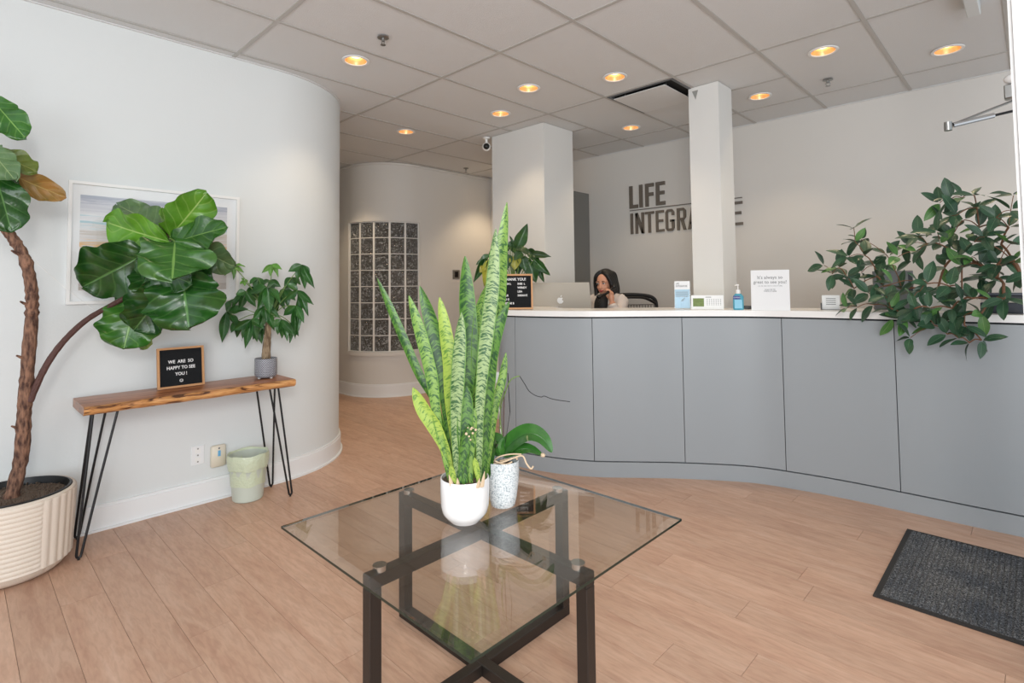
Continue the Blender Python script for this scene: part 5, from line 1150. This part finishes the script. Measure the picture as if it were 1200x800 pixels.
# ------------------------------------------------------------------ office chair and receptionist
def blob(name, shapes, m, parent, vox, smooth_it=3):
    b = MB()
    for s in shapes:
        if s[0] == 'c':        # tapered chain: points, radii
            P, Rd = s[1], s[2]; b.tube(crom(P, 4) if len(P) > 2 else P, [Rd[min(len(Rd)-2, int(i/4))]*(1-(i/4-int(i/4)))+Rd[min(len(Rd)-1, int(i/4)+1)]*(i/4-int(i/4)) for i in range((len(P)-1)*4+1)] if len(P) > 2 else Rd, 12)
            b.ball(P[0], Rd[0]*.99, 12, 8); b.ball(P[-1], Rd[-1]*.99, 12, 8)
        else: b.ball(s[1], s[2], 20, 14, s[3] if len(s) > 3 else None)
    o = b.build(name, m, parent, 3.0)
    md = o.modifiers.new('remesh', 'REMESH'); md.mode = 'VOXEL'; md.voxel_size = vox; md.use_smooth_shade = True
    if smooth_it: sm_ = o.modifiers.new('smooth', 'SMOOTH'); sm_.iterations = smooth_it; sm_.factor = .5
    return o
DP = 5.0
hc_ = at_d(708.5, 331.5, DP)                        # head centre
pr_ = thing('person', 'woman in cream blazer with long black hair talking on the phone', 'person', (hc_.x, hc_.y, .68))
fd = (Matrix.Rotation(math.radians(-30), 3, 'Z') @ (-HF)); fd = Vector((fd.x, fd.y, 0)).normalized()   # face turned towards image left
left_img = -HR
def dirmix(a, b_): return (a+b_).normalized()
FD = (-HF*.80+left_img*.60); FD.z = -.18; FD.normalize(); RS = FD.cross(UP).normalized(); FU = RS.cross(FD)   # FD face dir, RS her left..., FU head up
HM = Matrix(((RS.x, FD.x, FU.x), (RS.y, FD.y, FU.y), (RS.z, FD.z, FU.z)))
hp = lambda x, y, z: hc_+RS*x+FD*y+FU*z
neck = hc_+Vector((0, 0, -.15))-FD*.025; chest = Vector((hc_.x, hc_.y, 1.12))-FD*.03
side = Vector((RS.x, RS.y, 0)).normalized(); fwd = Vector((FD.x, FD.y, 0)).normalized()
sR = chest+side*.155+Vector((0, 0, .055)); sL = chest-side*.155+Vector((0, 0, .055))
# which side is toward image right?
if side.dot(HR) < 0: side = -side; sR, sL = sL, sR
ear = hp(0, 0, 0)+ (side*.075); 
hand = at_d(716.5, 348.5, DP-.17); elbow = at_d(724, 368, DP-.20); elbow2 = chest-side*.20+fwd*.08+Vector((0, 0, -.17)); hand2 = chest-side*.05+fwd*.28+Vector((0, 0, -.145))
hip = Vector((hc_.x, hc_.y, .74))-FD*.05; hip.z = .79
hand_dir = (ear-hand).normalized()
def hand_shapes(c, along, palm_n, phone=True):
    s = along.cross(palm_n).normalized(); out = [('c', [c-along*.035, c, c+along*.035], [.020, .026, .024])]
    for k, (o_, L) in enumerate(((-.026, .060), (-.009, .070), (.009, .066), (.025, .052))):
        b0 = c+along*.035+s*o_; m1 = b0+along*L*.45+palm_n*.010; t1 = m1+palm_n*L*.42+along*L*.15; t2 = t1+palm_n*.008-along*L*.15
        out.append(('c', [b0, m1, t1, t2], [.0095, .0085, .0078, .0065]))
    b0 = c-along*.02-s*.022; out.append(('c', [b0, b0-s*.022+palm_n*.02+along*.015, b0-s*.018+palm_n*.04+along*.045], [.011, .0095, .008])); return out
pn = (-fwd*.2+left_img*.9+UP*.1).normalized(); al = (UP*.8-side*.1-fwd*.1).normalized(); pn = (pn-al*pn.dot(al)).normalized()
body = [('b', hp(0, -.012, .028), (.070, .088, .085), HM), ('b', hp(0, .018, -.035), (.056, .066, .075), HM), ('b', hp(0, .052, -.082), (.026, .024, .022), HM), ('b', hp(.030, .048, -.030), (.024, .022, .024), HM), ('b', hp(-.030, .048, -.030), (.024, .022, .024), HM),
    ('c', [hp(0, .074, .012), hp(0, .086, -.012), hp(0, .094, -.030)], [.009, .010, .013]), ('b', hp(.030, .066, .022), (.026, .010, .008), HM), ('b', hp(-.030, .066, .022), (.026, .010, .008), HM), ('b', hp(0, .078, -.058), (.024, .012, .012), HM),
    ('b', hp(.074, -.005, -.015), (.010, .018, .030), HM), ('b', hp(-.074, -.005, -.015), (.010, .018, .030), HM),
    ('c', [hc_+Vector((0, 0, -.06))-FD*.02, neck, chest+Vector((0, 0, .09))], [.050, .046, .058]),
    ('c', [hip, hip.lerp(chest, .45), chest], [.13, .115, .125]), ('c', [sL, chest+Vector((0, 0, .08)), sR], [.052, .07, .052]),
    ('c', [sR, elbow, hand-al*.05], [.048, .038, .022]), ('c', [sL, elbow2, hand2], [.048, .038, .023]),
    ('c', [hip+side*.09, hip+side*.11+fwd*.42, hip+side*.11+fwd*.40-Vector((0, 0, .44)), hip+side*.11+fwd*.52-Vector((0, 0, .47))], [.085, .06, .042, .035]), ('c', [hip-side*.09, hip-side*.11+fwd*.42, hip-side*.11+fwd*.40-Vector((0, 0, .44)), hip-side*.11+fwd*.52-Vector((0, 0, .47))], [.085, .06, .042, .035])]
body += hand_shapes(hand, al, pn) + hand_shapes(hand2+fwd*.05, fwd, -UP)
blob('body', body, M_skin, pr_, .0052, 2)
# clothes
blob('blazer', [('c', [hip+Vector((0, 0, .02)), hip.lerp(chest, .5), chest], [.145, .135, .14]), ('c', [sL, chest+Vector((0, 0, .078)), sR], [.064, .080, .064]), ('c', [sR, elbow, hand-al*.055-(hand-elbow).normalized()*.02], [.062, .052, .038]), ('c', [sL, elbow2, hand2-(hand2-elbow2).normalized()*.04], [.062, .052, .038])], M_blazer, pr_, .009, 2)
blob('black_top', [('b', chest+fwd*.085+Vector((0, 0, .015)), (.075, .075, .12)), ('b', chest+fwd*.07+Vector((0, 0, .1)), (.05, .05, .03))], M_shirt, pr_, .008, 2)
blob('trousers', [('c', [hip+side*.09, hip+side*.11+fwd*.42, hip+side*.11+fwd*.40-Vector((0, 0, .42))], [.098, .072, .055]), ('c', [hip-side*.09, hip-side*.11+fwd*.42, hip-side*.11+fwd*.40-Vector((0, 0, .42))], [.098, .072, .055]), ('b', hip, (.15, .14, .1))], M_shirt, pr_, .012, 2)
# hair: parted, falling to the chest on both sides
hs = [('b', hp(0, -.030, .045), (.084, .092, .086), HM), ('b', hp(0, -.062, -.01), (.078, .062, .095), HM)]
for sgn_, ln in ((1, .30), (-1, .30)):
    for k in range(5):
        x0_ = .055+.005*k
        P = [hp(sgn_*.016, .030-.022*k, .112-.004*k), hp(sgn_*(.058+.004*k), .040-.026*k, .075), hp(sgn_*(.080), .026-.026*k, .0), hp(sgn_*(.082), .018-.026*k, -.08), hp(sgn_*.080, .040-.022*k, -.16), hp(sgn_*.078, .075-.018*k, -.25), hp(sgn_*.074, .105-.016*k, -.33)]
        hs.append(('c', P, [.016, .019, .021, .023, .024, .022, .012]))
blob('hair', hs, M_hair, pr_, .006, 1)
# face details
MB().ball(hp(.028, .0745, .008), (.0125, .006, .0062), 12, 8, HM).build('eye', mat('eye_white', (232, 226, 220), .3), pr_); MB().ball(hp(-.028, .0745, .008), (.0125, .006, .0062), 12, 8, HM).build('eye', MATS['eye_white'], pr_)
b = MB(); b.ball(hp(.027, .0788, .007), (.0058, .003, .0058), 10, 6, HM); b.ball(hp(-.029, .0788, .007), (.0058, .003, .0058), 10, 6, HM)
for s_ in (1, -1): b.tube([hp(s_*.014, .079, .026), hp(s_*.028, .079, .031), hp(s_*.044, .068, .026)], [.0028, .0032, .0015], 6); b.tube([hp(s_*.015, .078, .010), hp(s_*.028, .081, .0155), hp(s_*.042, .072, .011)], [.0014, .0018, .0012], 6)
b.build('eyebrows_and_lashes', M_hair, pr_)
b = MB(); b.tube([hp(-.026, .080, -.052), hp(-.010, .089, -.0555), hp(0, .0905, -.055), hp(.010, .089, -.0555), hp(.026, .080, -.052)], [.002, .0048, .005, .0048, .002], 8); b.tube([hp(-.022, .081, -.056), hp(0, .089, -.065), hp(.022, .081, -.056)], [.002, .0058, .002], 8); b.build('lips', M_lips, pr_)
# telephone handset held to her ear
e0 = at_d(719.5, 336, DP-.12); e1 = at_d(702, 347.5, DP-.20)
tl_ = thing('telephone_handset', 'black telephone handset held to the ear of the woman', 'telephone', e0.lerp(e1, .5))
md_ = e0.lerp(e1, .5)+(-HF*.02)-UP*.012; MB().tube(crom([e0, e0.lerp(md_, .5), md_, e1.lerp(md_, .5), e1], 3), [.018, .015, .0115, .0115, .011, .011, .011, .0115, .0115, .013, .016, .019, .019][:13], 12).build('handle', M_black, tl_)
b = MB(); b.ball(e0, (.024, .024, .02), 14, 10); b.build('earpiece', M_black, tl_); b = MB(); b.ball(e1, (.025, .025, .02), 14, 10); b.build('mouthpiece', M_black, tl_)
cord = [e1-UP*.02]; 
for k in range(90): a = k*.9; t = k/90; cord.append(e1-UP*(.03+t*.30)-fwd*(.02*t)+side*(.02*t)+Vector((math.cos(a)*.006, math.sin(a)*.006, 0)))
MB().tube(cord, .0017, 5).build('coiled_cord', M_black, tl_)
# chair
DCH = 5.28; cc = at_d(743, 350, DCH); ch_ = thing('office_chair', 'black mesh office chair behind the woman', 'chair', (cc.x, cc.y, 0))
cdir = fwd; cside = Vector((-cdir.y, cdir.x, 0))
cside = HR; cdir = -HF
za = at_d(743, 345, DCH).z; zb3 = .80; wch = 26*DCH/F_PX
bkp = lambda x, z, d=0: Vector((cc.x, cc.y, 0))+cside*x+UP*z+cdir*d
top_arc = [bkp(-wch, za-.26, 0), bkp(-wch*1.02, za-.09, .0), bkp(-wch*.80, za-.012, 0), bkp(-.05, za, .0), bkp(wch*.45, za-.008, 0), bkp(wch*.86, za-.035, .0), bkp(wch, za-.10, 0), bkp(wch*.97, za-.26, 0), bkp(wch*.8, zb3, 0), bkp(0, zb3-.04, 0), bkp(-wch*.8, zb3, 0), bkp(-wch, za-.26, 0)]
MB().tube(crom(top_arc, 5), .017, 8).build('back_frame', M_fabricdark, ch_)
b = MB()
n1, n2 = 15, 12
for i in range(n1): x = -wch*.9+wch*1.8*i/(n1-1); b.tube([bkp(x, zb3, -.005), bkp(x, za-.10, -.01)], .0035, 4)
for i in range(n2): z = zb3+(za-.10-zb3)*i/(n2-1); b.tube([bkp(-wch*.95, z, -.006), bkp(wch*.95, z, -.006)], .003, 4)
b.build('back_mesh', M_fabricdark, ch_)
MB().tube(crom([bkp(-wch*.97, za-.06, 0), bkp(-wch*.5, za-.03, 0), bkp(0, za-.026, 0), bkp(wch*.5, za-.035, 0), bkp(wch*.95, za-.085, 0)], 4), .028, 8, flat=.5).build('headband', M_fabricdark, ch_)
sc_c = Vector((hc_.x, hc_.y, 0))-FD*.03; sc_c.z = 0
b = MB().ball(Vector((hip.x, hip.y, .625)), (.25, .25, .045), 28, 10); b.build('seat', M_fabricdark, ch_)
MB().tube([bkp(0, zb3, -.01), bkp(0, .66, .0), Vector((hip.x, hip.y, .60))], .022, 8).build('back_support', M_black, ch_)
MB().tube([Vector((hip.x, hip.y, .60)), Vector((hip.x, hip.y, .1))], .028, 12).build('gas_column', M_steel, ch_)
for k in range(5):
    a = k*2*PI/5; e = Vector((hip.x+.27*math.cos(a), hip.y+.27*math.sin(a), .075)); l = MB().tube([Vector((hip.x, hip.y, .11)), e], [.025, .016], 8).build('foot', M_black, ch_)
    MB().ball(e-UP*.046, (.028, .028, .028), 14, 8).build('castor', M_black, l)
MB().tube([Vector((hip.x+.22*math.cos(a), hip.y+.22*math.sin(a), .25)) for a in [k*2*PI/24 for k in range(25)]], .010, 8).build('foot_ring', M_steel, ch_)
